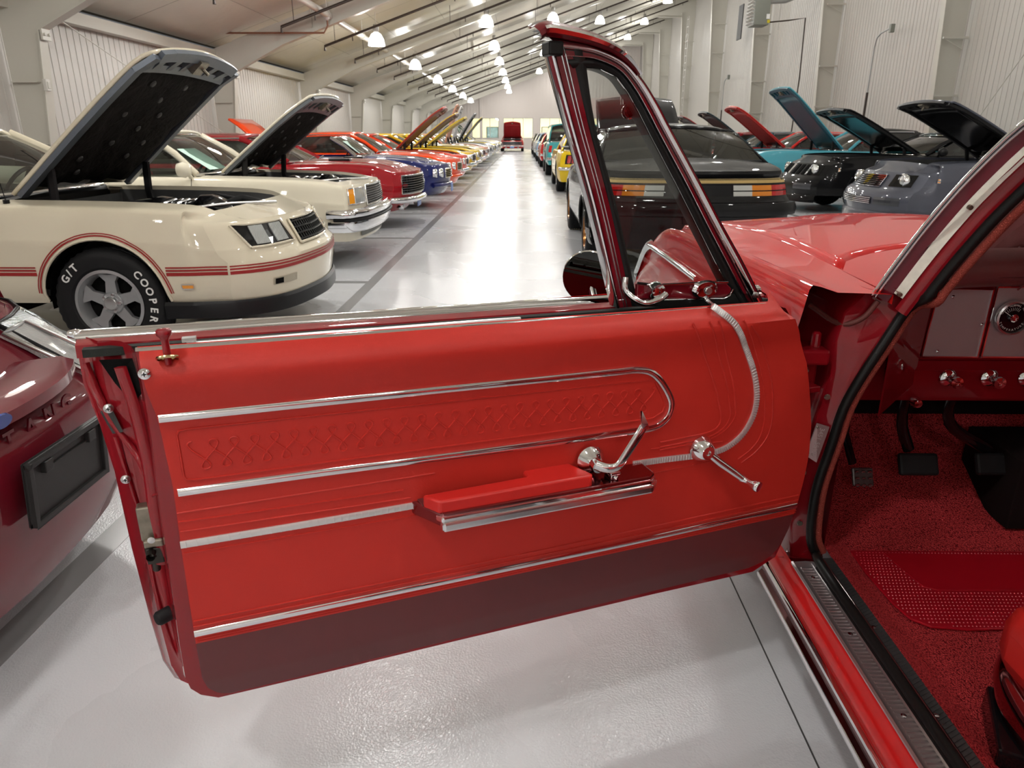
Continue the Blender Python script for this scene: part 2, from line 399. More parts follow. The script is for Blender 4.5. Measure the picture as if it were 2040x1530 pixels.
pl = bpy.data.lights.new('lamp_light', 'POINT'); pl.energy = LAMP_W; pl.color = (1.0, 0.985, 0.955); pl.shadow_soft_size = 0.16
RN = {-4.3: 'leftmost ceiling row', -1.27: 'second ceiling row from the left', 1.20: 'middle ceiling row', 3.8: 'fourth ceiling row from the left', 7.5: 'rightmost ceiling row'}
VIS = {-4.3: 19.0, -1.27: 21.0, 1.20: 24.0, 3.8: 31.0, 7.5: 33.0}
def lamp_label(r, x, y):
    if y < VIS[x]: r['label'] = 'high bay lamp overhead outside the photo, in the %s' % RN[x]
    else: r['label'] = 'glowing high bay lamp, %s seen in the %s' % (ORD[len([1 for a, c in LP if a == x and VIS[x] <= c < y])], RN[x])
for (x, y) in LP:
    z = zc(x)-0.62
    if lp0 is None:
        lp0 = empty('pendant_lamp', (x, y, z), 0, 'bell shaped glowing high bay lamp hung from the ceiling', 'lamp', 'high bay lamps in rows under the ceiling'); lamp_parts(lp0); r = lp0
    else:
        r = lp0.copy(); COL.objects.link(r); r.location = (x, y, z)
    lamp_label(r, x, y)
    if r is not lp0:
        for c in list(lp0.children):
            if c.type == 'MESH': d = c.copy(); COL.objects.link(d); d.parent = r
    lo = bpy.data.objects.new('lamp_light', pl); COL.objects.link(lo); lo.location = (x, y, z-0.24)

# far wall with office windows
zt = zc(XR)
WIN = [(-4.9, -2.3), (-1.9, 0.95), (1.6, 4.4), (5.0, 7.6)]
fw = MB(); wz0, wz1 = 0.9, 2.75
xs = [XL]+[v for a in WIN for v in a]+[XR]
fw.box(((XL+XR)/2, Y1, wz0/2), (XR-XL, 0.2, wz0))
for a, c in zip(xs[0::2], xs[1::2]): fw.box(((a+c)/2, Y1, (wz0+wz1)/2), (c-a, 0.2, wz1-wz0))
fw.add([(XL, Y1-.1, wz1), (XR, Y1-.1, wz1), (XR, Y1-.1, zc(XR)), (XL, Y1-.1, zc(XL)), (XL, Y1+.1, wz1), (XR, Y1+.1, wz1), (XR, Y1+.1, zc(XR)), (XL, Y1+.1, zc(XL))], [(0, 1, 2, 3), (4, 5, 6, 7), (0, 1, 5, 4)])
wf = struct(fw, 'wall_far', FAR)
mb = MB()
for i in range(60): mb.box((XL+0.15+i*0.31, Y1-0.115, (wz1+zc(XL+i*0.31))/2), (0.03, 0.03, zc(XL+i*0.31)-wz1-.1))
build(mb, 'wall_rib', FAR, wf, kind='stuff')
build(MB().box((-4.0, Y1-0.16, 2.9), (0.25, 0.12, 5.8-1.4)), 'wall_pier', FAR, wf)
struct(MB().box((1, Y1+5.5, 2), (XR-XL, 0.1, 4)), 'wall_office', OFFICE)
struct(MB().box((1, Y1+3, 3.3), (XR-XL, 6, 0.1)), 'trim_%d' % nt_, OFFICE); nt_ += 1
for i, (a, c) in enumerate(WIN):
    wn = struct(MB().box(((a+c)/2, Y1-0.06, wz0+0.03), (c-a, 0.1, 0.06)).box(((a+c)/2, Y1-0.06, wz1-0.03), (c-a, 0.1, 0.06)).box((a+0.03, Y1-0.06, 1.8), (0.06, 0.1, 1.8)).box((c-0.03, Y1-0.06, 1.8), (0.06, 0.1, 1.8)), 'window_%d' % (i+1), PIPEW)
    for q in (1, 2): build(MB().box((a+(c-a)*q/3, Y1-0.06, 1.82), (0.06, 0.07, 1.8)), 'mullion', PIPEW, wn)
    for q in range(3): build(MB().box((a+(c-a)*(q+.5)/3, Y1-0.03, 1.82), ((c-a)/3-.06, 0.01, 1.74)), 'pane', VENTGLASS, wn)
al = bpy.data.lights.new('office_light', 'AREA'); al.shape = 'RECTANGLE'; al.size = 14; al.size_y = 3; al.energy = 1000; al.color = (1, 0.93, 0.72)
ao = bpy.data.objects.new('office_light', al); COL.objects.link(ao); ao.location = (1, Y1+3, 3.2)
# framed pictures under the windows, potted palm
for x, w_, c_, lab in [(-2.95, 1.15, (0.16, 0.26, 0.33), 'framed blue picture leaning at the far wall left of the red car'), (2.35, 1.15, (0.62, 0.58, 0.50), 'framed pale picture hung at the far wall right of the red car')]:
    r = empty('framed_picture', (x*1.07, Y1+5.42, 0.95), 0, lab, 'picture')
    build(MB().box((0, 0, 0.52), (w_, 0.05, 0.04)).box((0, 0, -0.52), (w_, 0.05, 0.04)).box((-w_/2, 0, 0), (0.06, 0.05, 1.08)).box((w_/2, 0, 0), (0.06, 0.05, 1.08)), 'frame', BLACKP, r)
    build(MB().box((0, 0.01, 0), (w_, 0.02, 1.0)), 'print', mat('print_%s' % x, c_, 0.4, noise=(3, 0.8)), r)
    r.location.z = 1.45
r = empty('potted_palm', (-5.6, 62.0, 0), 0, 'tall dark green potted palm near the far wall', 'plant')
build(MB().lathe([(0, 0), (0.25, 0), (0.33, 0.5), (0.28, 0.5), (0, 0.45)], 16), 'pot', BLACKP, r, smooth=40)
build(MB().tube([(0, 0, 0.4), (0.05, 0, 1.2), (0, 0, 1.9)], [0.06, 0.05, 0.04], 8), 'trunk', mat('bark', (0.12, 0.08, 0.05), 0.9), r)
LEAF = mat('palm_leaf', (0.035, 0.07, 0.03), 0.5)
for q in range(14):
    a = q*2.4; l = 1.0+0.3*random.random(); el = 0.2+1.0*random.random(); rows = []
    for t in range(7):
        tt = t/6; rr = l*tt; zz = 1.9+l*el*tt-0.9*tt*tt*l; w_ = 0.13*sin(pi*min(1, tt+0.1))+0.005
        rows.append([(rr*cos(a)-w_*sin(a), rr*sin(a)+w_*cos(a), zz-.03), (rr*cos(a), rr*sin(a), zz), (rr*cos(a)+w_*sin(a), rr*sin(a)-w_*cos(a), zz-.03)])
    build(MB().grid(rows), 'leaf', LEAF, r)

# fixtures on the walls
r = empty('gas_unit_heater', (8.6, 29.0, 5.5), 0, 'grey gas unit heater with white louvers hung on the right wall', 'heater')
build(MB().box((0, 0, 0), (0.55, 0.75, 0.95)), 'casing', mat('heater_grey', (0.20, 0.21, 0.18), 0.4), r, bevel=0.02)
for q in range(8): build(MB().box((-0.33, 0, -0.40+q*0.115), (0.10, 0.72, 0.015), rot=Matrix.Rotation(0.5, 3, 'Y')), 'louver', PIPEW, r)
build(MB().tube([(0.25, 0, 0.33), (0.9, 0, 0.36), (1.3, 0, 0.5), (2.0, 0, 0.55)], 0.085, 12), 'flue_pipe', mat('galvanised', (0.42, 0.43, 0.43), 0.35, 0.7), r, smooth=50)
build(MB().tube([(0.27, 0, -0.35), (1.1, 0, -0.28), (1.7, 0, -0.2), (1.75, 0, -2.2), (1.7, 0, -4.2)], 0.025, 8), 'gas_line', PIPE, r, smooth=50)
build(MB().box((0.22, -0.385, -0.2), (0.12, 0.01, 0.16)), 'data_sticker', WHITEP, r)
build(MB().box((0.25, -0.385, -0.36), (0.10, 0.01, 0.10)), 'warning_sticker', mat('yellow_sticker', (0.6, 0.5, 0.02), 0.5), r)
build(MB().tube([(-0.1, 0, 0.45), (-0.1, 0, 2.6)], 0.012, 6).tube([(.2, 0, 0.45), (.2, 0, 2.6)], 0.012, 6).tube([(.75, 0, -0.6), (.75, 0, 2.4)], 0.02, 6), 'hanger_rod', PIPEW, r)
for (x, y, zt_, lab) in [(XR-0.25, 23.6, 4.1, 'bent grey conduit pipe on the right wall between two columns'), (XR-.25, 40.5, 4.0, 'bent grey conduit pipe farther down the right wall')]:
    r = empty('conduit_pipe', (x, y, 0), 0, lab, 'pipe')
    build(MB().tube([(0, 0, 0.0), (0, 0, zt_-.35), (0, -0.08, zt_-.1), (0, -0.3, zt_), (-0.1, -1.1, zt_+.05)], 0.022, 8), 'pipe', mat('galvanised', (0.42, 0.43, 0.43), 0.35, 0.7), r, smooth=50)
    build(MB().tube([(0, 0, 0.02), (0, 0, 2.5)], 0.035, 8), 'guard_sleeve', PIPE, r)
    build(MB().box((-0.1, -1.15, zt_+.03), (0.12, 0.12, 0.22)), 'junction_box', mat('heater_grey', (0.20, 0.21, 0.18), 0.4), r, bevel=.01)
r = empty('wall_ladder', (XR-0.9, 47.5, 0), 0, 'narrow steel wall ladder high on the right wall at the far columns', 'ladder')
build(MB().box((0, -0.25, 5.2), (0.04, 0.05, 5.5)), 'rail', PIPEW, r); build(MB().box((0, 0.25, 5.2), (0.04, 0.05, 5.5)), 'rail', PIPEW, r)
for q in range(14): build(MB().tube([(0, -0.25, 2.6+q*0.4), (0, 0.25, 2.6+q*0.4)], 0.018, 6), 'rung', PIPEW, r)
tag(build(MB().box((XR-0.5, 37.6, 6.3), (0.05, 0.7, 1.5)), 'wall_vent', mat('vent_black', (0.06, 0.06, 0.06), 0.6), bevel=.01), 'black rectangular vent high on the right wall', 'vent')
r = empty('red_wall_sign', (XR-0.07, 15.6, 2.62), 0, 'red sign with white lettering cut by the right edge of the photo', 'sign')
build(MB().box((0, 0, 0), (0.01, 0.42, 0.62)), 'plate', mat('sign_red', (0.5, 0.02, 0.03), 0.4), r)
build(MB().box((-0.008, 0, 0.22), (0.006, 0.34, 0.04)).box((-0.008, 0, 0.12), (0.006, 0.34, 0.03)).box((-0.008, 0, 0.0), (0.006, 0.30, 0.04)).box((-0.008, 0, -0.12), (0.006, 0.34, 0.03)).box((-0.008, 0, -0.23), (0.006, 0.26, 0.03)), 'lettering', WHITEP, r)
r = empty('security_camera', (XL+0.205, 19.75, 2.55), 0, 'small white security camera on the left wall by the second column', 'camera')
build(MB().tube([(0, 0, 0), (0.25, -0.05, 0)], 0.09, 12), 'housing', PIPEW, r, smooth=40, bevel=.01); build(MB().tube([(0.25, -.05, 0), (0.27, -.054, 0)], 0.06, 12), 'lens', BLACKP, r)
build(MB().box((-0.12, 0, 0.03), (0.2, 0.06, 0.06)), 'bracket', PIPEW, r)
r = empty('wall_emergency_light', (XL+0.66, 11.55, 2.0), 0, 'small white box on the flange of the nearest left column', 'box')
build(MB().box((0, 0, 0), (0.06, 0.10, 0.17)), 'housing', PIPEW, r, bevel=.01); build(MB().box((0.03, 0, 0), (0.02, 0.06, 0.1)), 'cover', WALL2, r, bevel=.005)

# ------------------------------------------------------------------ wheels
def tire_mb(R=0.34, W=0.23, Rr=0.20, seg=80, tread=True):
    h = W/2; prof = [(Rr, -h*.80), (Rr+.02, -h*.96), (Rr+(R-Rr)*.5, -h), (R-.035, -h*.96), (R-.012, -h*.86), (R, -h*.66)]
    for a in (-.45, -.15, .15, .45): prof += [(R, (a-.09)*h), (R-.008, (a-.07)*h), (R-.008, (a+.07)*h), (R, (a+.09)*h)]
    prof += [(R, h*.66), (R-.012, h*.86), (R-.035, h*.96), (Rr+(R-Rr)*.5, h), (Rr+.02, h*.96), (Rr, h*.80)]
    rows = []
    for i, (r, z) in enumerate(prof):
        row = []
        for k in range(seg):
            rr = r
            if tread and r > R-.02 and i in (4, 5, 6, 9, 10, 13, 14, 17, 18, 21, 22, 23) and k % 2: rr = r-.006
            a = 2*pi*k/seg; row.append((rr*cos(a), z, rr*sin(a)))
        rows.append(row)
    return MB().grid(rows, cv=True)
def lath_y(mb, prof, seg=32, c=(0, 0, 0)):
    rows = [[(c[0]+r*cos(2*pi*k/seg), c[1]+h, c[2]+r*sin(2*pi*k/seg)) for k in range(seg)] for r, h in prof]
    return mb.grid(rows, cv=True)
WH = {}
def wheel(parent, x, y, R, side, style='rally', W=0.22, rim=None):
    """side=-1: outer face towards -Y"""
    key = (round(R, 3), style, W, side)
    rimm = rim or ALU
    if key in WH:
        src, rm, subs = WH[key]
        t = share(src, 'wheel', parent, (x, y, R))
        q = share(rm, 'rim', t)
        if rim: pass
        for s_ in subs: share(s_, s_.name.split('.')[0], t)
        return t
    Rr = R*0.60; h = W/2
    t = build(tire_mb(R, W, Rr), 'wheel', RUBBER, parent, smooth=35); t.location = (x, y, R)
    mb = MB(); f = side
    lath_y(mb, [(Rr+.004, f*h*.82), (Rr+.006, f*h*.90), (Rr-.012, f*h*.93), (Rr-.022, f*h*.70), (Rr-.03, f*h*.35), (Rr-.03, -f*h*.8)], 48)
    n = 5
    if style in ('rally', 'bronze', 'spoke'):
        for k in range(n):
            a = 2*pi*k/n+0.3; 
            for (aw0, aw1) in ((0.30, 0.42),):
                p = []
                r0, r1 = 0.30*Rr, Rr-.018
                for (r, da) in ((r0, -0.62), (r0, 0.62), (r1*.72, 0.22), (r1, 0.34), (r1, -0.34), (r1*.72, -0.22)):
                    p.append((r*cos(a+da), r*sin(a+da)))
                ff = [(px, f*h*(.56 if i in (0, 1) else .50 if i in (2, 5) else .62), pz) for i, (px, pz) in enumerate(p)]
                bb = [(px, f*h*.25, pz) for px, pz in p]
                m6 = len(p); mb.add(ff+bb, [tuple(range(m6)), tuple(range(m6, 2*m6))[::-1]]+[(i, (i+1) % m6, m6+(i+1) % m6, m6+i) for i in range(m6)])
        lath_y(mb, [(0.30*Rr+.01, f*h*.30), (0.33*Rr, f*h*.58), (0.30*Rr, f*h*.64), (0.0, f*h*.64)], 24)
    else:
        lath_y(mb, [(Rr-.02, f*h*.55), (Rr*.8, f*h*.70), (Rr*.55, f*h*.60), (Rr*.45, f*h*.75), (0, f*h*.8)], 32)
        for k in range(12):
            a = 2*pi*k/12; mb.box((Rr*.68*cos(a), f*h*.67, Rr*.68*sin(a)), (Rr*.2, .012, .018), rot=Matrix.Rotation(-a, 3, 'Y'))
    r_ = build(mb, 'rim', rimm if style != 'bronze' else mat('bronze_rim', (0.30, 0.13, 0.04), 0.25, 0.8, coat=.5), t, smooth=35)
    mb = MB(); lath_y(mb, [(0, f*h*.88), (0.17*Rr, f*h*.86), (0.20*Rr, f*h*.80), (0.22*Rr, f*h*.60)], 20)
    cap = build(mb, 'center_cap', CHROME2, t, smooth=40)
    mb = MB()
    for k in range(5):
        a = 2*pi*k/5; lath_y(mb, [(0, f*h*.76), (.011, f*h*.74), (.012, f*h*.6)], 8, (0.40*Rr*cos(a)*.62, 0, 0.40*Rr*sin(a)*.62))
    nuts = build(mb, 'lug_nut', CHROME2, t, smooth=40)
    mb = MB(); lath_y(mb, [(Rr-.025, f*h*.1), (0, f*h*.1)], 24); bk = build(mb, 'brake_disc', DARK, t)
    WH[key] = (t, r_, [cap, nuts, bk]); return t

# ------------------------------------------------------------------ generic car body
INSET = [(0, .055), (.10, .02), (.22, .006), (.40, 0), (.60, .004), (.66, .0), (.70, .012), (.86, .03), (.94, .045), (.985, .065), (1.0, .09)]
SRING = [0, .05, .12, .22, .32, .42, .52, .60, .65, .68, .74, .82, .90, .95, .985, 1.0]
class Body:
    def __init__(s, d):
        s.__dict__.update(d); g = s.__dict__.setdefault
        g('vee', .05); g('rc', .14); g('vr', .04); g('rcr', .12); g('z0', .24); g('crown', .05); g('R', .34); g('aR', s.R+.06)
        g('nprof', [(.2, -.10), (.35, 0), (.55, 0), (.75, -.03)]); g('tprof', [(.2, -.10), (.35, 0), (.55, 0), (.85, -.05)])
        g('wz', s.R-.02); g('strip', .82); g('inset', INSET)
        s.xn = s.L/2; s.xt = -s.L/2; s.hw0 = s.W/2
    def hw(s, x): return s.hw0*sinterp(s.plan, x/s.L) if hasattr(s, 'plan') else s.hw0*(1-.06*max(0, (abs(x)/s.xn-.55)/.45)**2)
    def zt(s, x): return sinterp(s.top, x)
    def zb(s, x):
        z = interp(s.z0t, x) if hasattr(s, 'z0t') else s.z0
        for xw in (s.xf, s.xr):
            d = s.aR**2-(x-xw)**2
            if d > 0: z = max(z, s.wz+sqrt(d))
        return z
    def wn(s, x):
        t = max(0, min(1, (x-(s.xn-.7))/.7)); return t*t*(3-2*t)
    def wt(s, x):
        t = max(0, min(1, ((s.xt+.6)-x)/.6)); return t*t*(3-2*t)
    def shift(s, x, t, z):
        a = abs(t)
        return s.wn(x)*(interp(s.nprof, z)-s.vee*a**1.6-s.rc*a**7)-s.wt(x)*(interp(s.tprof, z)-s.vr*a**1.6-s.rcr*a**7)
    def side(s, x, z, sg, out=0):
        f = (z-s.z0)/max(.01, s.zt(x)-s.z0); y = s.hw(x)-interp(s.inset, f)+out
        return Vector((x+s.shift(x, 1, z), sg*y, z))
    def topp(s, x, t, out=0):
        y = (s.hw(x)-.09)*t; z = s.zt(x)+s.crown*(1-t*t)*(1-s.wn(x))*(1-s.wt(x))+out
        return Vector((x+s.shift(x, t, s.zt(x)), y, z))
    def nose(s, t, z, out=0):
        f = (z-s.z0)/max(.01, s.zt(s.xn)-s.z0); y = (s.hw(s.xn)-interp(s.inset, f))*t
        return Vector((s.xn+s.shift(s.xn, t, z)+out, y, z))
    def tail(s, t, z, out=0):
        f = (z-s.z0)/max(.01, s.zt(s.xt)-s.z0); y = (s.hw(s.xt)-interp(s.inset, f))*t
        return Vector((s.xt+s.shift(s.xt, t, z)-out, y, z))
    def stations(s, a, b):
        xs = {round(a, 4), round(b, 4)}; x = a
        while x < b: xs.add(round(x, 4)); x += .11
        for xw in (s.xf, s.xr):
            for k in range(-12, 13):
                q = xw+s.aR*sin(k*pi/24)
                if a < q < b: xs.add(round(q, 4))
            for q in (xw-s.aR-.004, xw+s.aR+.004):
                if a < q < b: xs.add(round(q, 4))
        xs = sorted(xs); o = [xs[0]]
        for q in xs[1:]:
            if q-o[-1] > .003: o.append(q)
        o[-1] = b; return o
    def piece(s, a, b, sg):
        rows = []
        for x in s.stations(a, b):
            zb = s.zb(x); zt = s.zt(x); r = []
            for f in SRING: z = max(s.z0+(zt-s.z0)*f, min(zb, zt-.03)); r.append(s.side(x, z, sg))
            for t in (.96, .90, s.strip): r.append(s.topp(x, sg*t))
            p = r[-1]; r.append(Vector((p.x, p.y, p.z-.035)))
            rows.append(r)
        return MB().grid(rows)
    def top_panel(s, a, b, tm=None, n=8, out=0, extra=None):
        tm = tm or s.strip-.006; rows = []; k = max(3, int((b-a)/.12))
        for i in range(k+1):
            x = a+(b-a)*i/k; row = []
            for j in range(-n, n+1):
                p = s.topp(x, tm*j/n, out)
                if extra: p.z += extra(x, tm*j/n)
                row.append(p)
            rows.append(row)
        return MB().grid(rows)
    def fascia(s, which='n', n=14, zlo=None):
        f = s.nose if which == 'n' else s.tail; xx = s.xn if which == 'n' else s.xt
        zt = s.zt(xx); rows = []
        for q in SRING:
            z = s.z0+(zt-s.z0)*q
            rows.append([f(t, z) for t in [sin(pi/2*j/n) for j in range(-n, n+1)]])
        return MB().grid(rows)
    def patch(s, which, t0, t1, z0, z1, out=.006, n=6, m=3, slant=0, zf0=None, zf1=None):
        f = s.nose if which == 'n' else s.tail; rows = []
        for i in range(m+1):
            r = []
            for j in range(n+1):
                u = j/n; a = zf0(u) if zf0 else z0; b_ = zf1(u) if zf1 else z1
                z = a+(b_-a)*i/m; r.append(f(t0+(t1-t0)*u+slant*(i/m), z, out))
            rows.append(r)
        return MB().grid(rows)
    def bar(s, which, z, ra, rb, out, tm=.97, n=16, wrap=0.0, prof=None):
        """bumper bar swept round the end of the car"""
        f = s.nose if which == 'n' else s.tail; sg = 1 if which == 'n' else -1
        ts = [tm*sin(pi/2*j/n) for j in range(-n, n+1)]
        pts = [f(t, z, out) for t in ts]
        if wrap:
            e0 = pts[0]; e1 = pts[-1]
            pts = [Vector((e0.x-sg*wrap, e0.y*1.02, z)), Vector((e0.x-sg*.05, e0.y*1.02, z))]+pts+[Vector((e1.x-sg*.05, e1.y*1.02, z)), Vector((e1.x-sg*wrap, e1.y*1.02, z))]
        if prof and which == 't': prof = [(a, -b_) for a, b_ in prof]
        prof = prof or [(ra*cos(2*pi*k/10), rb*sin(2*pi*k/10)) for k in range(10)]
        return MB().sweep(pts, prof, (0, 0, 1))

def greenhouse(B, r, pm, gl=CARGLASS, conv=False, roofm=None, frame=CHROME):
    g = B.gh; zb = g['zb']; yb = B.hw0-.13; yr = g.get('yr', B.hw0-.30); zr = g['zr']; a, b_, c, e = g['x']      # ws base, ws top, rear top, rear base
    wb = [Vector((a-.14*t*t, yb*t, zb+.01)) for t in [j/6 for j in range(-6, 7)]]
    wt = [Vector((b_-.09*t*t, yr*t, zr-.04-.02*t*t)) for t in [j/6 for j in range(-6, 7)]]
    rows = [[p.lerp(q, k/4)+Vector((0.03*sin(pi*k/4), 0, .01*sin(pi*k/4))) for p, q in zip(wb, wt)] for k in range(5)]
    build(MB().grid(rows), 'windshield', gl, r, smooth=60)
    fr = MB()
    fr.tube(wb, .014, 6).tube(wt, .014, 6)
    build(fr, 'windshield_trim', frame, r, smooth=60)
    for sg in (0, -1):
        pm_ = frame if conv else pm
        build(MB().tube([wb[sg], wb[sg].lerp(wt[sg], .5)+Vector((.03, 0, .01)), wt[sg]], .028, 8, flat=(.038, .022)), 'windshield_pillar', pm_, r, smooth=60)
    if conv: return
    zr2 = g.get('zr2', zr-.02); rows = []
    for k in range(9):
        u = k/8; x = lerp(b_+.02, c-.02, u); zz = lerp(zr, zr2, u)+.028*sin(pi*u); row = []
        for j in range(-7, 8):
            t = j/7; row.append(Vector((x-.09*t*t*(1-u)+.06*t*t*u, (yr+.015)*t, zz-.045*t**2-.04*t**8)))
        rows.append(row)
    build(MB().grid(rows), 'roof', roofm or pm, r, smooth=60, solid=.03)
    ztr = B.zt(e)+.02
    rb = [Vector((e+.10*t*t, (yb-.03)*t, ztr)) for t in [j/6 for j in range(-6, 7)]]
    rt = [Vector((c+.06*t*t, (yr-.01)*t, zr2-.045*t*t-.01)) for t in [j/6 for j in range(-6, 7)]]
    build(MB().grid([[p.lerp(q, k/3)+Vector((-.02*sin(pi*k/3), 0, .012*sin(pi*k/3))) for p, q in zip(rb, rt)] for k in range(4)]), 'rear_window', gl, r, smooth=60)
    build(MB().tube(rb, .012, 6).tube(rt, .012, 6), 'rear_window_trim', frame, r, smooth=60)
    cf = g.get('cf', .30)       # length of the sail panel at the belt
    for sg in (1, -1):
        q0 = Vector((c+.06+cf*.45, sg*yr, zr2-.06)); q1 = Vector((c-.02, sg*(yr-.01), zr2-.06)); q2 = Vector((e+.04, sg*(yb+.02), ztr-.02)); q3 = Vector((e+.10+cf, sg*(yb+.03), zb))
        rows = [[q3.lerp(q0, k/4)+Vector((0, sg*.02*sin(pi*k/4), 0)), q3.lerp(q0, k/4).lerp(q2.lerp(q1, k/4), .5)+Vector((0, sg*.028*sin(pi*k/4), 0)), q2.lerp(q1, k/4)+Vector((0, sg*.01, 0))] for k in range(5)]
        build(MB().grid(rows), 'sail_panel', pm if not roofm else roofm, r, smooth=60, solid=.02)
        w0 = wb[0] if sg < 0 else wb[-1]; w1 = wt[0] if sg < 0 else wt[-1]
        A = [w0+Vector((-.04, sg*.015, -.01)), w1+Vector((-.04, sg*.01, -.02))]
        n = 5; rows = [[A[0].lerp(q3, k/n) for k in range(n+1)], [A[0].lerp(A[1], .5).lerp(q3.lerp(q0, .5), k/n)+Vector((0, sg*.025, 0)) for k in range(n+1)], [A[1].lerp(q0, k/n) for k in range(n+1)]]
        build(MB().grid(rows), 'side_window', gl, r, smooth=60)
        build(MB().tube([w0, w1, q0+Vector((0, 0, .02)), q0], .014, 6), 'window_trim', frame, r, smooth=60)

def seats(B, r, m_=LEATHBLK, drv=1, rows=2):
    g = B.gh; x0 = g['x'][0]; 
    for i, xx in enumerate([x0-1.15, x0-1.95][:rows]):
        for sg in (1, -1):
            se = build(MB().box((xx, sg*.38, .42), (.52, .52, .18)), 'seat', m_, r, bevel=.05, smooth=60)
            build(MB().box((xx-.28, sg*.38, .72), (.16, .50, .56), rot=Matrix.Rotation(-.22, 3, 'Y')), 'backrest', m_, se, bevel=.05, smooth=60)
            if i == 0: build(MB().box((xx-.36, sg*.38, 1.03), (.09, .26, .14)), 'headrest', m_, se, bevel=.03, smooth=60)
    mb = MB().box((x0-.22, 0, g['zb']-.10), (.30, B.W-.4, .22)); build(mb, 'dashboard', m_, r, bevel=.04)
    c = Vector((x0-.56, drv*.38, g['zb']-.02)); t = MB(); pts = []
    M = Matrix.Translation(c) @ Matrix.Rotation(-1.05, 4, 'Y')
    t.tube([M @ Vector((.18*cos(k*pi/12), .18*sin(k*pi/12), 0)) for k in range(25)], .014, 6, cap=False).box((0, 0, 0), (.34, .03, .012), M).tube([M @ Vector((0, 0, 0)), M @ Vector((0, 0, -.3))], .02, 6)
    build(t, 'steering_wheel', BLACKP, r, smooth=60)

def engine(B, r, rich=False, acc=None):
    x0, x1 = B.hood[0]-.02, B.hood[1]; hw = B.hw(0)*.80; zt = B.zt((x0+x1)/2)-(-.01 if rich else .02)
    liner = mat('engine_bay_grey', (0.05, 0.05, 0.05), 0.5, noise=(8, .4))
    mb = MB()
    mb.box(((x0+x1)/2-.1, 0, .34), (x1-x0-.3, 1.6*hw, .04)).box((x0, 0, .62), (.03, 2*hw, .50))
    for sg in (1, -1):
        pp = [B.topp(lerp(x0, x1, k/8), sg*(B.strip-.012), -.03) for k in range(9)]
        mb.grid([pp, [Vector((p.x, p.y*.97, p.z-.16)) for p in pp], [Vector((p.x-.05*k/8, p.y*.80, .36)) for k, p in enumerate(pp)]])
    pp = [B.topp(B.hood[1]-.01, t, -.03) for t in [(B.strip-.012)*k/8 for k in range(-8, 9)]]
    mb.grid([pp, [Vector((p.x-.02, p.y*.97, p.z-.14)) for p in pp], [Vector((p.x-.14, p.y*.85, .36)) for p in pp]])
    build(mb, 'engine_bay', liner, r)
    xc = (x0+x1)/2-.05
    mb = MB().box((xc, 0, .55), (.62, .34, .28)).box((xc, .26, .66), (.55, .16, .11), rot=Matrix.Rotation(.5, 3, 'X')).box((xc, -.26, .66), (.55, .16, .11), rot=Matrix.Rotation(-.5, 3, 'X'))
    build(mb, 'engine_block', mat('engine_metal', (0.20, 0.19, 0.18), 0.35, 0.7) if acc is None else acc, r, bevel=.02)
    ac = MB().lathe([(0, .16), (.05, .15), (.17, .135), (.19, .11), (.19, .03), (.20, .01), (0, 0)], 28, Matrix.Translation((xc-.02, 0, zt-.17))); build(ac, 'air_cleaner', BLACKG if rich else CHROME, r, smooth=40)
    build(MB().box((x1-.16, 0, zt-.12), (.06, .9, .10)).box((x1-.20, 0, zt-.16), (.05, .7, .2)), 'radiator', BLACKP, r, bevel=.01)
    build(MB().box((x1-.50, -hw+.24, zt-.14), (.26, .18, .18)), 'battery', BLACKP, r, bevel=.01)
    build(MB().tube([(x1-.14, .18, zt-.08), (x1-.3, .2, zt-.04), (xc+.3, .1, zt-.10)], .028, 10), 'radiator_hose', RUBBER, r, smooth=60)
    build(MB().tube([(x0+.05, -.4, zt-.08), (xc, -.36, zt-.02), (xc+.35, -.30, zt-.10), (x1-.2, -.34, zt-.12)], .012, 8), 'heater_hose', RUBBER, r, smooth=60)
    if rich:
        build(MB().lathe([(0, .10), (.06, .10), (.125, .06), (.14, -.05), (.10, -.12), (0, -.12)], 24, Matrix.Translation((xc+.42, -.20, zt-.10)) @ Matrix.Rotation(.5, 4, 'Y')), 'fan_shroud', BLACKG, r, smooth=45)
        for q in range(5):
            y = -.56+q*.22
            build(MB().tube([(x0+.25+.1*q, y, zt-.10), (xc+.05*q, y+.05, zt-.03-.02*(q % 2)), (xc+.30, y+.12, zt-.06), (x1-.25, y+.02, zt-.14)], .010+.004*(q % 3), 8), 'hose', [RUBBER, CHROME2, RUBBER, mat('wiring_loom', (.02, .02, .02), .6), RUBBER][q], r, smooth=60)
        for q in range(3):
            build(MB().lathe([(0, .05), (.035, .05), (.045, .03), (.045, -.06), (0, -.06)], 16, Matrix.Translation((x0+.25+q*.33, -hw+.16, zt-.09))), 'reservoir', [CHROME2, BLACKG, CHROME2][q], r, smooth=40)
        build(MB().box((x0+.32, -.45, zt-.10), (.34, .30, .14)), 'heater_box', BLACKG, r, bevel=.03)
        for q in range(4):
            a = .5+q*.3
            build(MB().tube([(xc+.18+q*.045, -.50, zt-.16), (xc+.18+q*.045, -.40, zt-.03), (xc+.20+q*.045, -.28, zt-.02), (xc+.22+q*.045, -.18, zt-.12)], .020, 10), 'belt_hose', BLACKG if q % 2 else CHROME2, r, smooth=60)
        build(MB().tube([(xc+.30, -.62, zt-.10), (xc+.42, -.54, zt-.04), (xc+.60, -.34, zt-.03), (xc+.80, -.10, zt-.04)], .012, 8), 'silver_pipe', CHROME2, r, smooth=60)

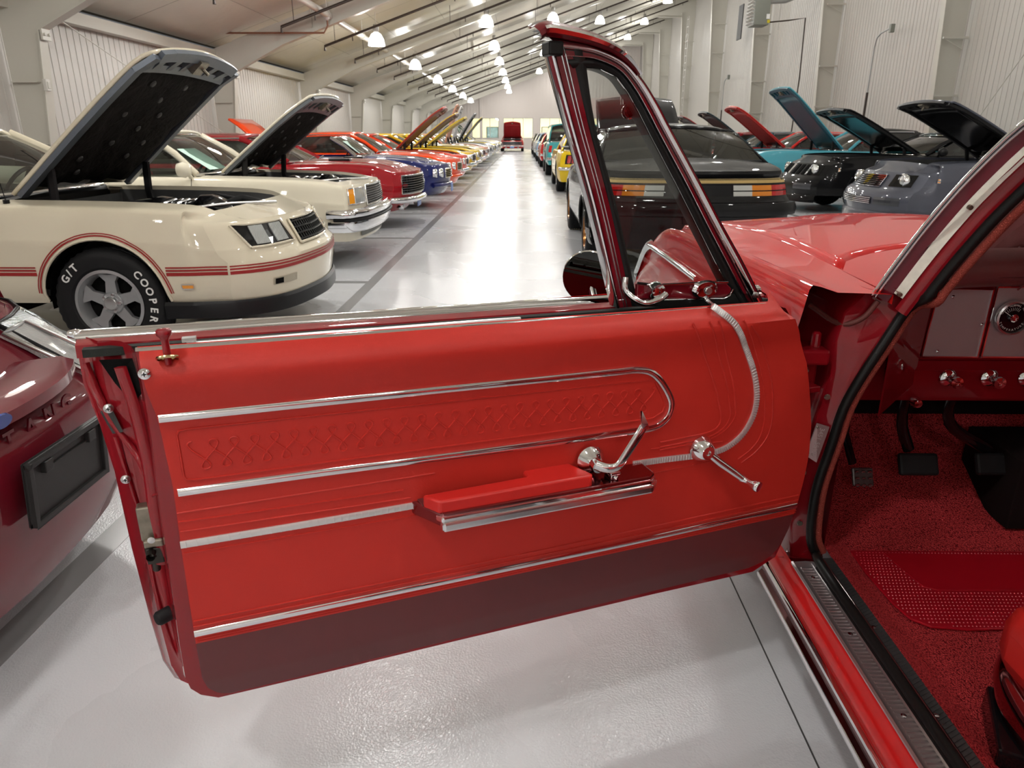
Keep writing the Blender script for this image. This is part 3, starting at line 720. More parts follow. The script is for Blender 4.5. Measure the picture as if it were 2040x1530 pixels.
def hood(B, r, pm, angle=0, under=None, scoop=None, rich=False, bar=None):
    a, b_ = B.hood
    top = B.top_panel(a, b_, extra=scoop)
    piv = Vector((a+.02, 0, B.zt(a)+.02)); M = Matrix.Translation(piv) @ Matrix.Rotation(-angle, 4, 'Y') @ Matrix.Translation(-piv) if angle else Matrix()
    if angle: M = Matrix.Translation(Vector((.02, 0, .05))) @ M
    mb = MB(); mb.add(top.v, top.f, M)
    h = build(mb, 'hood', pm, r, smooth=50, solid=.022, offset=-1)
    if not angle: return h
    um = under or MATTE
    n = 10; tm = B.strip-.10; rows = []
    for i in range(9):
        x = lerp(a+.06, b_-.26, i/8); row = []
        for j in range(-n, n+1):
            t = tm*j/n; p = B.topp(x, t, -.05); p.z += .012*sin(i*2.1+j*1.3)*(rich); 
            if abs(j) == n or i in (0, 8): p.z += .02
            row.append(p)
        rows.append(row)
    mb = MB().grid(rows); m2 = MB(); m2.add(mb.v, mb.f, M); build(m2, 'hood_insulation', um, h, smooth=60, solid=.012)
    # inner frame of pressed steel: rim and front brace with holes
    fm = bar or mat('hood_inner_steel', (0.10, 0.11, 0.12), 0.4, 0.3)
    mb = MB()
    def seg(p, q, w_, t_=.03):
        d = q-p; ln = d.length
        if ln < 1e-4: return
        x_ = d.normalized(); z_ = Vector((0, 0, 1)); y_ = z_.cross(x_).normalized(); z_ = x_.cross(y_)
        R_ = Matrix((x_, y_, z_)).transposed(); mb.box((p+q)/2, (ln, w_, t_), rot=R_)
    for sg in (1, -1):
        pts = [B.topp(lerp(a+.02, b_-.03, k/5), sg*(B.strip-.05), -.045) for k in range(6)]
        for p, q in zip(pts, pts[1:]): seg(p, q, .07)
    for off, wd in ((.05, .07), (.25, .06)):
        pts = [B.topp(b_-off, t, -.045) for t in [tm*k/4 for k in range(-4, 5)]]
        for p, q in zip(pts, pts[1:]): seg(p, q, wd)
    for t in (-.62, -.36, -.12, .12, .36, .62): seg(B.topp(b_-.27, t*.9*B.strip/.82, -.045), B.topp(b_-.05, t*B.strip/.82, -.045), .07)
    m2 = MB(); m2.add(mb.v, mb.f, M); build(m2, 'hood_brace', fm, h)
    build(MB().add(*(lambda q: (q.v, q.f))(MB().box(B.topp(b_-.14, 0, -.07), (.10, .12, .05)).tube([B.topp(b_-.14, .04, -.08), B.topp(b_-.14, .04, -.14)], .012, 8)), M), 'hood_latch', STEEL, h)
    if rich:
        mb = MB()
        for i, j in ((1, -4), (2, 4), (3, -2), (3, 5), (5, -5), (5, 3), (6, 0), (7, -5), (7, 3), (2, -6), (4, 1)):
            p = B.topp(lerp(a+.06, b_-.26, i/8), tm*j/n, -.068); mb.lathe([(0, -.006), (.02, -.004), (.026, .004)], 12, Matrix.Translation(p))
        m2 = MB(); m2.add(mb.v, mb.f, M); build(m2, 'insulation_clip', mat('clip_grey', (0.05, 0.05, 0.05), 0.5), h)
    # hinge arms
    for sg in (1, -1):
        p0 = B.topp(a+.04, sg*(B.strip-.09), -.13); e = B.topp(a+.26, sg*(B.strip-.09), -.05); q1 = M @ e
        mid = Vector(((p0.x+q1.x)/2+.10, p0.y, (p0.z+q1.z)/2+.05))
        build(MB().tube([p0+Vector((.22, 0, -.05)), p0+Vector((.20, 0, .10)), mid, q1], .018, 6, flat=(.03, .008)), 'hood_hinge', BLACKP, r)
    return h

def make_car(d, loc, rz, label, group, name='car'):
    B = Body(d); r = empty(name, loc, rz, label, 'car', group)
    pm = d['paint']; low = d.get('low', False)
    dr = d.get('door', (B.gh['x'][0]+.05, B.gh['x'][0]-1.15))
    g = .003
    for sg in (1, -1):
        build(B.piece(dr[0]+g, B.xn, sg), 'front_fender', pm, r, smooth=42)
        build(B.piece(dr[1]+g, dr[0]-g, sg), 'door', pm, r, smooth=42)
        build(B.piece(B.xt, dr[1]-g, sg), 'quarter_panel', pm, r, smooth=42)
    mb = B.fascia('n'); tp = B.top_panel(B.hood[1]+.006, B.xn, 1.0 if False else B.strip+.0); mb.add(tp.v, tp.f)
    build(mb, 'front_fascia', pm, r, smooth=42)
    mb = B.fascia('t'); build(mb, 'rear_fascia', pm, r, smooth=42)
    build(B.top_panel(B.xt, B.gh['x'][3]+.06, B.strip, extra=d.get('deckx')), 'trunk_lid', pm, r, smooth=42)
    build(B.top_panel(B.gh['x'][0]-.06, B.hood[0]-.006, B.strip, out=-.012), 'cowl_panel', d.get('cowlm', BLACKP), r, smooth=42)
    hood(B, r, pm, d.get('open', 0), d.get('under'), d.get('scoop'), d.get('rich', False), d.get('brace'))
    if d.get('open', 0): engine(B, r, d.get('rich', False), d.get('engm'))
    # floor pan, wheel wells and cabin tub
    hwi = B.hw0-.30
    mb = MB().box((0, 0, B.z0+.10), (B.L-.5, 2*hwi, .10)).box(((B.gh['x'][0]+B.gh['x'][3])/2, B.hw0-.12, .58), (B.gh['x'][0]-B.gh['x'][3], .02, .5)).box(((B.gh['x'][0]+B.gh['x'][3])/2, -B.hw0+.12, .58), (B.gh['x'][0]-B.gh['x'][3], .02, .5))
    mb.box((B.gh['x'][0]+.02, 0, .55), (.03, B.W-.3, .6)).box((B.gh['x'][3]+.1, 0, .55), (.03, B.W-.3, .6))
    build(mb, 'floor_pan', DARK, r)
    mb = MB()
    for xw in (B.xf, B.xr):
        for sg in (1, -1):
            y0, y1 = sg*(B.hw0-.075), sg*(B.hw0-.36); n = 14
            arc = [(xw+(B.aR+.01)*cos(pi*k/n*1.1-.05*pi), B.wz+(B.aR+.01)*sin(pi*k/n*1.1-.05*pi)) for k in range(n+1)]
            arc = [(x, min(z, B.zt(x)-.06)) for x, z in arc]
            mb.grid([[(x, y0, z) for x, z in arc], [(x, y1, z) for x, z in arc]])
            mb.add([(x, y1, z) for x, z in arc], [tuple(range(len(arc)))])
    build(mb, 'wheel_well', DARK, r)
    for xw in (B.xf, B.xr):
        for sg in (1, -1):
            if low and sg != d.get('vis', -1) and xw == B.xr: pass
            wheel(r, xw, sg*(B.hw0-.125), B.R, sg, d.get('wheel', 'rally'))
    greenhouse(B, r, pm, d.get('glass', CARGLASSD), d.get('conv', False), d.get('roofm'), d.get('frame', CHROME))
    seats(B, r, d.get('trimm', LEATHBLK), rows=1 if low else 2)
    return B, r
def lampround(B, r, which, t, z, rad, out=.01, bez=CHROME, lens=None, name='headlight'):
    f = B.nose if which == 'n' else B.tail; p = f(t, z, out); sg = 1 if which == 'n' else -1
    M = Matrix.Translation(p) @ Matrix.Rotation(sg*pi/2, 4, 'Y')
    hl = build(MB().lathe([(rad*1.22, -.05), (rad*1.22, .012), (rad*1.1, .02), (rad, .006)], 24, M), name, bez, r, smooth=50)
    build(MB().lathe([(rad, .004), (rad*.7, .018), (rad*.35, .026), (0, .03)], 24, M), 'lens', lens or LAMPCLR, hl, smooth=60)
def grille(B, r, t0, t1, z0, z1, nh=5, nv=0, slat=CHROME2, back=DARK, out=.008, th=.010, frame=None, slant=0, name='grille', which='n'):
    gr = build(B.patch(which, t0, t1, z0, z1, out, n=12, slant=slant), name, back, r)
    for k in range(nh):
        z = lerp(z0, z1, (k+.5)/nh); u = (k+.5)/nh*slant
        f = B.nose if which == 'n' else B.tail
        build(MB().sweep([f(lerp(t0, t1, j/12)+u, z, out+.008) for j in range(13)], [(-th/2, -.008), (th/2, -.008), (th/2, .008), (-th/2, .008)], (0, 0, 1)), 'grille_slat', slat, gr)
    f = B.nose if which == 'n' else B.tail
    if nv:
        mb = MB()
        for k in range(nv):
            t = lerp(t0, t1, (k+.5)/nv); mb.tube([f(t, z0, out+.004), f(t+slant, z1, out+.004)], .003, 5)
        build(mb, 'grille_mesh', slat, gr)
    if frame:
        pts = [f(lerp(t0, t1, j/12), z0, out+.006) for j in range(13)]+[f(lerp(t1, t0, j/12)+slant, z1, out+.006) for j in range(13)]
        build(MB().tube(pts+[pts[0]], .009, 6), 'grille_frame', frame, gr, smooth=60)
    return gr
def boxlamp(B, r, which, t0, t1, z0, z1, m_, out=.012, name='headlight', frame=CHROME, slant=0):
    f = B.nose if which == 'n' else B.tail
    l = build(B.patch(which, t0, t1, z0, z1, out, n=4, slant=slant), name, m_, r, solid=.012)
    if frame:
        pts = [f(lerp(t0, t1, j/4), z0, out+.003) for j in range(5)]+[f(lerp(t1, t0, j/4)+slant, z1, out+.003) for j in range(5)]
        build(MB().tube(pts+[pts[0]], .007, 6), 'bezel', frame, l, smooth=60)
    return l
def sidemark(B, r, x0, x1, z0, z1, sg, m_=AMBER, name='side_marker', rim=CHROME2, out=.014):
    rows = [[B.side(x, z, sg, out) for x in (x0, (x0+x1)/2, x1)] for z in (z0, (z0+z1)/2, z1)]
    o = build(MB().grid(rows), name, m_, r, solid=.008)
    if rim: build(MB().tube([B.side(x0, z0, sg, out), B.side(x1, z0, sg, out), B.side(x1, z1, sg, out), B.side(x0, z1, sg, out), B.side(x0, z0, sg, out)], .004, 5), 'marker_rim', rim, o)
    return o
def sidestripe(B, r, x0, x1, z, h, sg, m_, name='pinstripe', out=.0035, n=40, zf=None):
    rows = []
    for k in range(n+1):
        x = lerp(x0, x1, k/n); zz = zf(x) if zf else z; rows.append([B.side(x, zz-h/2, sg, out), B.side(x, zz+h/2, sg, out)])
    return build(MB().grid(rows), name, m_, r)
def nosestripe(B, r, z, h, m_, name='pinstripe', which='n', out=.0035, n=30, t0=-1, t1=1, dz=0):
    f = B.nose if which == 'n' else B.tail
    rows = [[f(lerp(t0, t1, k/n), z-h/2, out), f(lerp(t0, t1, k/n), z+h/2, out)] for k in range(n+1)]
    return build(MB().grid(rows), name, m_, r)
def side_mirror(B, r, pm, sg, x=None):
    x = x or B.gh['x'][0]-.25; p = B.side(x, B.zt(x)-.02, sg, .0)
    build(MB().tube([p+Vector((0, 0, .02)), p+Vector((0, sg*.06, .07))], .02, 8).lathe([(0, .06), (.05, .05), (.075, 0), (.06, -.06), (.03, -.07)], 16, Matrix.Translation(p+Vector((0, sg*.12, .10))) @ Matrix.Rotation(pi/2, 4, 'Y')), 'side_mirror', pm, r, smooth=60)
def wipers(B, r):
    a = B.gh['x'][0]; zb = B.gh['zb']
    for y in (-.35, .15): build(MB().tube([(a+.02, y, zb+.02), (a-.0, y+.25, zb+.05), (a-.02, y+.45, zb+.06)], .008, 6), 'wiper', BLACKP, r)

# ------------------------------------------------------------------ the parked cars
GL = 'cars parked nose out along the left wall'; GR = 'cars parked nose out along the right wall'; GA = 'cars parked in line beside the centre aisle'
CREAM = paint('cream', (0.70, 0.64, 0.50)); CREAM2 = paint('cream_white', (0.72, 0.67, 0.54))
PIN = mat('red_stripe', (0.32, 0.02, 0.02), 0.4)
# 1: white coupe with open hood
d = dict(L=5.12, W=1.80, xf=1.47, xr=-1.28, R=.335, aR=.372, wz=.352, z0=.335, vee=.15, rc=.20, paint=CREAM, strip=.80,
         nprof=[(.2, -.03), (.36, -.02), (.51, .0), (.575, 0), (.615, -.05), (.80, -.15)], top=[(-2.56, .89), (-1.5, .93), (0, .92), (.8, .908), (1.5, .898), (2.05, .874), (2.30, .846), (2.56, .806)],
         hood=(.835, 2.24), gh=dict(x=(.79, .16, -1.1, -1.7), zb=.93, zr=1.36), open=radians(42), rich=True, door=(.42, -.95), glass=CARGLASS, brace=mat('hood_steel_blue', (0.13, 0.15, 0.18), 0.35, 0.4))
B, mc = make_car(d, (-3.95, 5.01, 0), 0, 'cream coupe with black air dam, red pinstripe and raised hood, second on the left', GL)
rows = []
for z, o in ((.345, .004), (.325, .018), (.245, .018), (.24, -.03)):
    r_ = [B.side(x, .36, -1, o)+Vector((0, 0, z-.36)) for x in (1.80, 2.0, 2.15)]+[B.nose(t, .36, o)+Vector((0, 0, z-.36)) for t in [sin(pi/2*j/16) for j in range(-16, 17)]]+[B.side(x, .36, 1, o)+Vector((0, 0, z-.36)) for x in (2.15, 2.0, 1.80)]
    rows.append(r_)
build(MB().grid(rows), 'air_dam', BLACKP, mc, smooth=30)
for z, h in ((.558, .008), (.541, .011), (.519, .020)):
    for sg in (1, -1): sidestripe(B, mc, B.xf+B.aR+.01, 2.55, z, h, sg, PIN, 'pinstripe')
    nosestripe(B, mc, z-.0, h, PIN)
    for sg in (1, -1): sidestripe(B, mc, -1.0+.03, B.xf-B.aR-.01, z, h, sg, PIN)
for sg in (1, -1):
    n = 28
    for ro, wd in ((.018, .006), (.032, .004)):
        rows = []
        for k in range(n+1):
            a = pi*(.04+.92*k/n); q = [(B.xf+(B.aR+ro-wd/2+dd)*cos(a), B.wz+(B.aR+ro-wd/2+dd)*sin(a)) for dd in (0, wd*1.6)]
            rows.append([B.side(x, z, sg, .0035) for x, z in q])
        build(MB().grid(rows), 'arch_pinstripe', PIN, mc)
    n = 26; ar = [B.side(B.xf+B.aR*cos(pi*k/n), B.wz+B.aR*sin(pi*k/n), sg, .004) for k in range(n+1)]
    build(MB().tube(ar, .009, 6), 'arch_lip', CREAM, mc, smooth=60)
    sidemark(B, mc, 1.95, 2.09, .432, .458, sg)
# fascia: black lamp pockets with twin lamps, black eggcrate grille
for a, b_ in ((-.86, -.42), (.42, .86)):
    pk = build(B.patch('n', a, b_, .652, .782, .006, n=8, slant=(-.05 if a < 0 else .05)), 'lamp_pocket', BLACKG, mc)
    L0 = (a+.02, a+.13) if a < 0 else (b_-.13, b_-.02)
    for u0, u1 in ((a+.04, a+.15), (a+.22, a+.36)) if a < 0 else ((b_-.15, b_-.04), (b_-.36, b_-.22)):
        build(B.patch('n', u0, u1, .668, .774, .014, n=3), 'headlight', LAMPCLR, mc, solid=.01)
    pts = [B.nose(lerp(a, b_, j/6), .652, .008) for j in range(7)]+[B.nose(lerp(b_, a, j/6)+(-.05 if a < 0 else .05), .782, .008) for j in range(7)]
    build(MB().tube(pts+[pts[0]], .008, 6), 'pocket_rim', CREAM, mc, smooth=60)
grille(B, mc, -.36, .36, .628, .775, nh=4, nv=16, slat=mat('slat_dark', (.06, .06, .06), .3, .5), back=DARK, th=.006, frame=CREAM)
build(MB().box(B.nose(0, .79, .035), (.05, .014, .012)).box(B.nose(0, .80, .03), (.012, .010, .05)), 'hood_ornament', CHROME, mc)
for sg in (1, -1): sl = build(B.patch('n', sg*.56, sg*.80, .412, .458, .004, n=4), 'bumper_slot', mat('slot_cream', (.42, .38, .29), .5), mc); build(B.patch('n', sg*.72, sg*.79, .417, .452, .006, n=3), 'slot_shadow', DARK, sl)
side_mirror(B, mc, CREAM, -1, .45); side_mirror(B, mc, CREAM, 1, .45)
build(MB().tube([B.topp(.9, -.93, .0), B.topp(.9, -.93, .02)], .018, 8).tube([B.topp(.9, -.93, 0), B.topp(.9, -.93, 0)+Vector((-.10, 0, .85))], .003, 5), 'radio_antenna', BLACKP, mc)
# lettering of the front tyre, one letter at a time round the sidewall
wl = [o for o in mc.children if o.name.startswith('wheel') and abs(o.location.x-1.47) < .01 and o.location.y < 0][0]
RL = .272
def polar(a0, step):
    return lambda i, n: Matrix.Rotation(-radians(a0-step*i), 4, 'Y') @ Matrix.Translation((RL, 0, 0)) @ Matrix.Rotation(radians(-90), 4, 'Y') @ Matrix.Rotation(pi/2, 4, 'X')
def tyre_text(txt, a0, step):
    def ea(i, n):
        a = radians(a0-step*i); c = Vector((RL*cos(a), -.111, RL*sin(a)))
        up = Vector((cos(a), 0, sin(a))); rt = Vector((sin(a), 0, -cos(a))); out = Vector((0, -1, 0))
        return Matrix.Translation(c) @ Matrix((rt, up, out)).transposed().to_4x4()
    return text_mb(txt, .062, Matrix(), .0022, each=ea)
build(tyre_text('COOPER', 41, 12), 'tyre_lettering', WHITEP, wl); build(tyre_text('G/T', 146, 9.5), 'tyre_lettering', WHITEP, wl)

# 2: maroon coupe at the left edge
MAR = paint('maroon', (0.13, 0.006, 0.014))
d = dict(L=4.75, W=1.88, xf=1.33, xr=-1.30, R=.345, z0=.19, vee=.12, rc=.32, paint=MAR, strip=.80,
         nprof=[(.15, -.08), (.30, -.02), (.50, .0), (.60, -.01), (.64, -.05), (.66, -.12), (.72, -.18), (.80, -.28)], top=[(-2.37, .95), (-1.5, .99), (0, .97), (.9, .965), (1.5, .94), (2.0, .89), (2.25, .84), (2.37, .80)],
         hood=(.85, 2.05), gh=dict(x=(.8, .05, -.95, -1.6), zb=.99, zr=1.38), open=radians(60), under=MATTE)
B, ms = make_car(d, (-1.20-2.37, 1.52, 0), 0, 'maroon coupe with empty black plate bracket, cut by the left edge', GL)
LENSC = mat('corner_lens', (.75, .77, .76), .1, .2, coat=1.0, bump=('wave', 120, .8, .003))
for sg in (1, -1):
    boxlamp(B, ms, 'n', sg*.50, sg*.985, .640, .792, LAMPCLR, .012, frame=BLACKP)
    boxlamp(B, ms, 'n', sg*.49, sg*.66, .636, .775, LENSC, .026, 'turn_signal', frame=CHROME2, slant=-.05*sg)
    rows = [[B.side(x, z, sg, .010) for x in (2.06, 2.16, 2.28)] for z in (.68, .73, .785)]
    build(MB().grid(rows), 'corner_reflector', mat('peach_lens', (.75, .42, .28), .1, coat=1.0), ms, solid=.008)
build(MB().sweep([B.nose(t, .655, .09)+Vector((-.10*abs(t)**3*8, 0, .035)) for t in [k/8*.42 for k in range(-8, 9)]], [(-.05, -.10), (.02, -.12), (.022, .0), (.008, .03), (-.02, .03), (-.045, -.02)], (0, 0, 1)), 'bumper_lip', MAR, ms, smooth=40)
pl0 = B.nose(.12, .49, .020)
pb = MB().box((0, 0, 0), (.012, .31, .17)).box((.008, 0, .078), (.016, .31, .014)).box((.008, 0, -.078), (.016, .31, .014)).box((.008, .148, 0), (.016, .014, .17)).box((.008, -.148, 0), (.016, .014, .17)).box((.010, .09, .055), (.02, .03, .03)).box((.010, -.09, .055), (.02, .03, .03)).box((.006, 0, .045), (.012, .16, .004))
pb2 = MB(); pb2.add(pb.v, pb.f, Matrix.Translation(pl0+Vector((.012, 0, 0))) @ Matrix.Rotation(.10, 4, 'Y')); build(pb2, 'plate_bracket', mat('bracket_plastic', (.022, .022, .022), .45, spec=.3), ms, bevel=.003)
M = Matrix((Vector((0, 1, 0)), Vector((0, 0, 1)), Vector((1, 0, 0)))).transposed().to_4x4()
def em(i, n):
    y = (i-(n-1)/2)*.082; p = B.nose(y/.86, .612, .002); return Matrix.Translation(p) @ M
build(text_mb('MUSTANG', .064, Matrix(), .0025, each=em), 'embossed_lettering', MAR, ms)
ov = MB().lathe([(0, .006), (.030, .006), (.034, .0)], 20, Matrix.Translation(B.nose(-.075, .690, .175)+Vector((0, 0, .0))) @ Matrix.Rotation(pi/2, 4, 'Y') @ Matrix.Diagonal((.5, 1.0, 1, 1)))
build(ov, 'oval_badge', mat('badge_blue', (.01, .04, .25), .2, coat=1), ms, smooth=50)
for sg in (1, -1): build(B.patch('n', sg*.55, sg*.80, .30, .42, .006, n=5), 'fog_lamp_recess', DARK, ms)
lampround(B, ms, 'n', .72, .40, .045, .008, BLACKP, name='fog_lamp')
build(B.patch('n', .86, .97, .47, .54, .007, n=3), 'bumper_marker', CHROME2, ms)

# 3: cream pickup coupe
d = dict(L=5.15, W=1.82, xf=1.50, xr=-1.45, R=.335, z0=.27, vee=.07, rc=.07, paint=CREAM2, strip=.84,
         nprof=[(.2, -.02), (.5, 0), (.7, 0), (.84, -.03)], top=[(-2.57, .88), (-1, .90), (0.5, .90), (1.5, .885), (2.3, .855), (2.57, .82)],
         hood=(1.15, 2.42), gh=dict(x=(1.12, .56, -.35, -.60), zb=.91, zr=1.34, cf=.2), open=radians(40), rich=True, glass=CARGLASS, door=(.95, -.3), wheel='spoke')
B, el = make_car(d, (-4.2, 8.02, 0), 0, 'cream pickup coupe with chrome bumper and raised hood, behind the pinstriped coupe', GL)
for sg in (1, -1):
    a, b_ = (.52, .95)
    boxlamp(B, el, 'n', sg*a, sg*(b_-.12), .635, .785, LAMPCLR, .010)
    boxlamp(B, el, 'n', sg*(b_-.11), sg*b_, .635, .785, AMBER, .012, 'turn_signal')
grille(B, el, -.46, .46, .60, .80, nh=9, nv=24, slat=mat('slat_grey', (.25, .25, .26), .3, .8), back=mat('grille_back', (.05, .05, .055), .5), th=.008, frame=CHROME)
build(B.bar('n', .545, .045, .055, .05, wrap=.22, tm=1.0, prof=[(.045, -.03), (.05, .02), (.02, .06), (-.02, .062), (-.045, .04), (-.045, -.03)]), 'bumper', CHROME, el, smooth=50)
build(B.bar('n', .49, .02, .05, .075, wrap=.18, tm=1.0), 'bumper_strip', RUBBER, el, smooth=50)
build(B.bar('n', .425, .05, .05, .045, wrap=.20, tm=1.0, prof=[(.05, -.03), (.05, .055), (-.02, .058), (-.055, .03), (-.055, -.03)]), 'bumper_lower', CHROME, el, smooth=50)
build(B.patch('n', -.7, .7, .30, .36, .010, n=8), 'valance_opening', mat('valance_grey', (.2, .2, .18), .5), el)
for sg in (1, -1): side_mirror(B, el, CREAM2, sg, .95)
build(MB().add([(.74, -.62, 1.16), (.74, -.20, 1.16), (1.04, -.16, .96), (1.04, -.60, .96)], [(0, 1, 2, 3)]), 'window_card', mat('card_green', (.50, .72, .62), .6), el)
wipers(B, el)

PR = paint
def classic(d0, loc, rz, label, group, nose='quad', **k):
    d = dict(L=5.1, W=1.86, xf=1.47, xr=-1.40, R=.335, z0=.25, vee=.12, rc=.16, strip=.82, nprof=[(.2, -.16), (.36, -.05), (.5, 0), (.65, .02), (.84, -.05)],
             top=[(-2.55, .80), (-1.5, .90), (0, .90), (.8, .90), (1.5, .88), (2.2, .83), (2.55, .78)], hood=(.72, 2.38), gh=dict(x=(.80, .15, -1.1, -1.75), zb=.92, zr=1.31), wheel='rally', low=True)
    d.update(d0); B, r = make_car(d, loc, rz, label, group)
    zt = B.zt(B.xn)
    if nose == 'quad':
        grille(B, r, -.62, .62, .54, zt-.06, nh=6, frame=CHROME)
        for t in (-.86, -.70, .70, .86): lampround(B, r, 'n', t, .65, .062)
        build(B.bar('n', .45, .045, .04, .04, wrap=.25), 'bumper', CHROME, r, smooth=60)
    elif nose == 'split':
        for sg in (1, -1):
            grille(B, r, sg*.10, sg*.46, .54, zt-.08, nh=5, frame=CHROME, back=DARK)
            for t in (.86, .66): lampround(B, r, 'n', sg*t, .63, .066)
        build(B.bar('n', .42, .04, .04, .03, tm=.9), 'bumper', k.get('bump', CHROME), r, smooth=60)
    elif nose == 'full':
        grille(B, r, -.90, .90, .50, zt-.05, nh=8, nv=26, slat=mat('slat_grey', (.25, .25, .26), .3, .8), frame=CHROME)
        build(B.bar('n', .42, .045, .05, .05, wrap=.12), 'bumper', CHROME, r, smooth=60)
        for t in (-.55, .55): lampround(B, r, 'n', t, .31, .05, name='turn_signal')
    for sg in (1, -1): sidemark(B, r, 2.0, 2.16, .545, .575, sg, k.get('mark', AMBER))
    wipers(B, r)
    if k.get('plate'): build(MB().box(B.nose(0, .36, .08), (.012, .31, .16)), 'license_plate', mat('plate_'+k['plate'], dict(blue=(.18, .28, .6), green=(.05, .4, .15))[k['plate']], .4), r)
    return B, r
lx = -4.15
B, r = classic(dict(paint=PR('dark_red', (0.30, 0.006, 0.012)), gh=dict(x=(.95, .2, -1.3, -2.0), zb=.92, zr=1.30), hood=(.85, 2.36), nprof=[(.2, -.30), (.34, -.16), (.44, -.02), (.6, 0), (.85, -.03)], top=[(-2.55, .82), (-1.5, .90), (0, .90), (.8, .90), (1.5, .91), (2.2, .87), (2.55, .80)]),
             (lx+.08, 11.05, 0), 0, 'dark red coupe with full width grille, closed hood, before the navy convertible', GL, 'full', plate='blue')
build(MB().box((1.45, .45, .955), (.30, .16, .03)).box((1.45, -.45, .955), (.30, .16, .03)), 'hood_scoop', BLACKP, r, bevel=.01)
build(MB().sweep([B.nose(t, .40, .02)+Vector((0, 0, .02*abs(t))) for t in [k/10 for k in range(-10, 11)]], [(-.03, -.02), (.03, -.02), (.03, .03), (-.03, .03)], (0, 0, 1)), 'lower_bumper', CHROME, r, smooth=50)
B, r = classic(dict(paint=PR('navy', (0.008, 0.014, 0.11)), conv=True, gh=dict(x=(1.10, .58, -.6, -1.2), zb=.91, zr=1.29), vee=.22, rc=.10, hood=(1.0, 2.36)),
             (lx+.22, 13.97, 0), 0, 'navy blue convertible with upright chrome framed windshield and split grille', GL, 'split', plate='blue', bump=PR('navy', (0.008, 0.014, 0.11)))
build(MB().add([(.70, -.62, 1.18), (.70, -.20, 1.18), (.98, -.16, .97), (.98, -.60, .97)], [(0, 1, 2, 3)]), 'window_card', mat('card_green', (.50, .72, .62), .6), r)
B, r = classic(dict(paint=PR('orange_red', (0.80, 0.060, 0.006)), vee=.22, rc=.10, gh=dict(x=(.95, .30, -.95, -1.65), zb=.93, zr=1.34), hood=(.85, 2.36)),
             (lx+.18, 16.95, 0), 0, 'orange coupe with split nose and closed hood, right behind the navy convertible', GL, 'split', bump=PR('orange_red', (0.80, 0.060, 0.006)))
P0, P1 = Vector((-1.75, 0, .92)), Vector((-2.4, 0, 1.62))
build(MB().grid([[P0.lerp(P1, u)+Vector((.05*sin(pi*u), y, .06*sin(pi*u))) for y in (-.7, -.35, 0, .35, .7)] for u in (0, .25, .5, .75, 1)]), 'raised_trunk_lid', PR('orange_red', (0.80, 0.060, 0.006)), r, smooth=60, solid=.04)
decal = MB().lathe([(.07, .0), (.09, .0)], 20, Matrix.Translation(B.side(1.95, .73, -1, .006)) @ Matrix.Rotation(pi/2, 4, 'X')); build(decal, 'round_decal', mat('yellow_decal', (.7, .4, .02), .4), r)
specs = [
 (19.9, 'tomato red coupe with raised dark lined hood, behind the orange coupe', (0.62, 0.035, 0.010), 43, (0.16, 0.01, 0.008)),
 (22.9, 'yellow coupe with brown lined raised hood, first yellow car on the left', (0.78, 0.50, 0.03), 40, (0.10, 0.03, 0.02)),
 (25.85, 'yellow coupe with bright yellow raised hood, second yellow car on the left', (0.80, 0.56, 0.04), 38, (0.55, 0.40, 0.03)),
 (28.8, 'pale yellow coupe with closed hood beyond the two yellow cars', (0.74, 0.62, 0.30), 0, None),
 (31.8, 'salmon coupe with its hood tipped nearly upright, farther down the left row', (0.70, 0.32, 0.20), 75, (0.5, 0.25, 0.16)),
 (34.8, 'white coupe with upright hood next to the salmon car', (0.70, 0.69, 0.66), 78, (0.5, 0.5, 0.5)),
 (37.7, 'grey coupe with hood raised, seventh car beyond the orange coupe', (0.25, 0.26, 0.28), 60, None),
 (40.7, 'yellow coupe with black lined raised hood far down the left row', (0.75, 0.58, 0.05), 52, (0.01, 0.01, 0.01)),
 (43.7, 'silver coupe with closed hood far down the left row', (0.5, 0.5, 0.5), 0, None),
 (46.7, 'white coupe with closed hood far down the left row', (0.72, 0.70, 0.66), 0, None),
 (49.7, 'pale yellow coupe last but one of the left row', (0.75, 0.65, 0.25), 0, None),
 (52.7, 'white coupe at the far end of the left row', (0.75, 0.74, 0.72), 0, None)]
for i, (y, lab, c, an, un) in enumerate(specs):
    u = mat('hood_under_%d' % i, un, 0.4) if un else None
    classic(dict(paint=PR('row_left_%d' % i, c), open=radians(an), under=u, brace=u, vee=.12), (lx+.12, y, 0), 0, lab, GL, 'quad' if i % 2 else 'split')

# far red car facing the aisle at the end, and a dark motorcycle beside it
B, r = classic(dict(paint=PR('far_red', (0.42, 0.012, 0.015)), open=radians(55), under=mat('far_red_under', (.25, .01, .012), .4), brace=mat('far_red_under', (.25, .01, .012), .4), L=4.9), (-0.85, 60.5, 0), -pi/2, 'red sedan with raised hood facing the aisle at the far end of the hall', None, 'full', plate='blue')
r = empty('motorcycle', (2.6, 60.0, 0), -pi/2, 'black motorcycle parked by the far windows right of the red sedan', 'motorcycle')
for x in (-.72, .72): w_ = build(tire_mb(.32, .12, .22, 32, False), 'wheel', RUBBER, r); w_.location = (x, 0, .32); build(lath_y(MB(), [(.22, .03), (.05, .05), (.05, -.05), (.22, -.03)], 24), 'rim', CHROME2, w_)
build(MB().tube([(.72, .06, .32), (.45, .05, 1.0)], .025, 8).tube([(.72, -.06, .32), (.45, -.05, 1.0)], .025, 8).tube([(.40, -.38, 1.12), (.45, 0, 1.05), (.40, .38, 1.12)], .015, 8), 'fork_and_handlebar', CHROME, r)
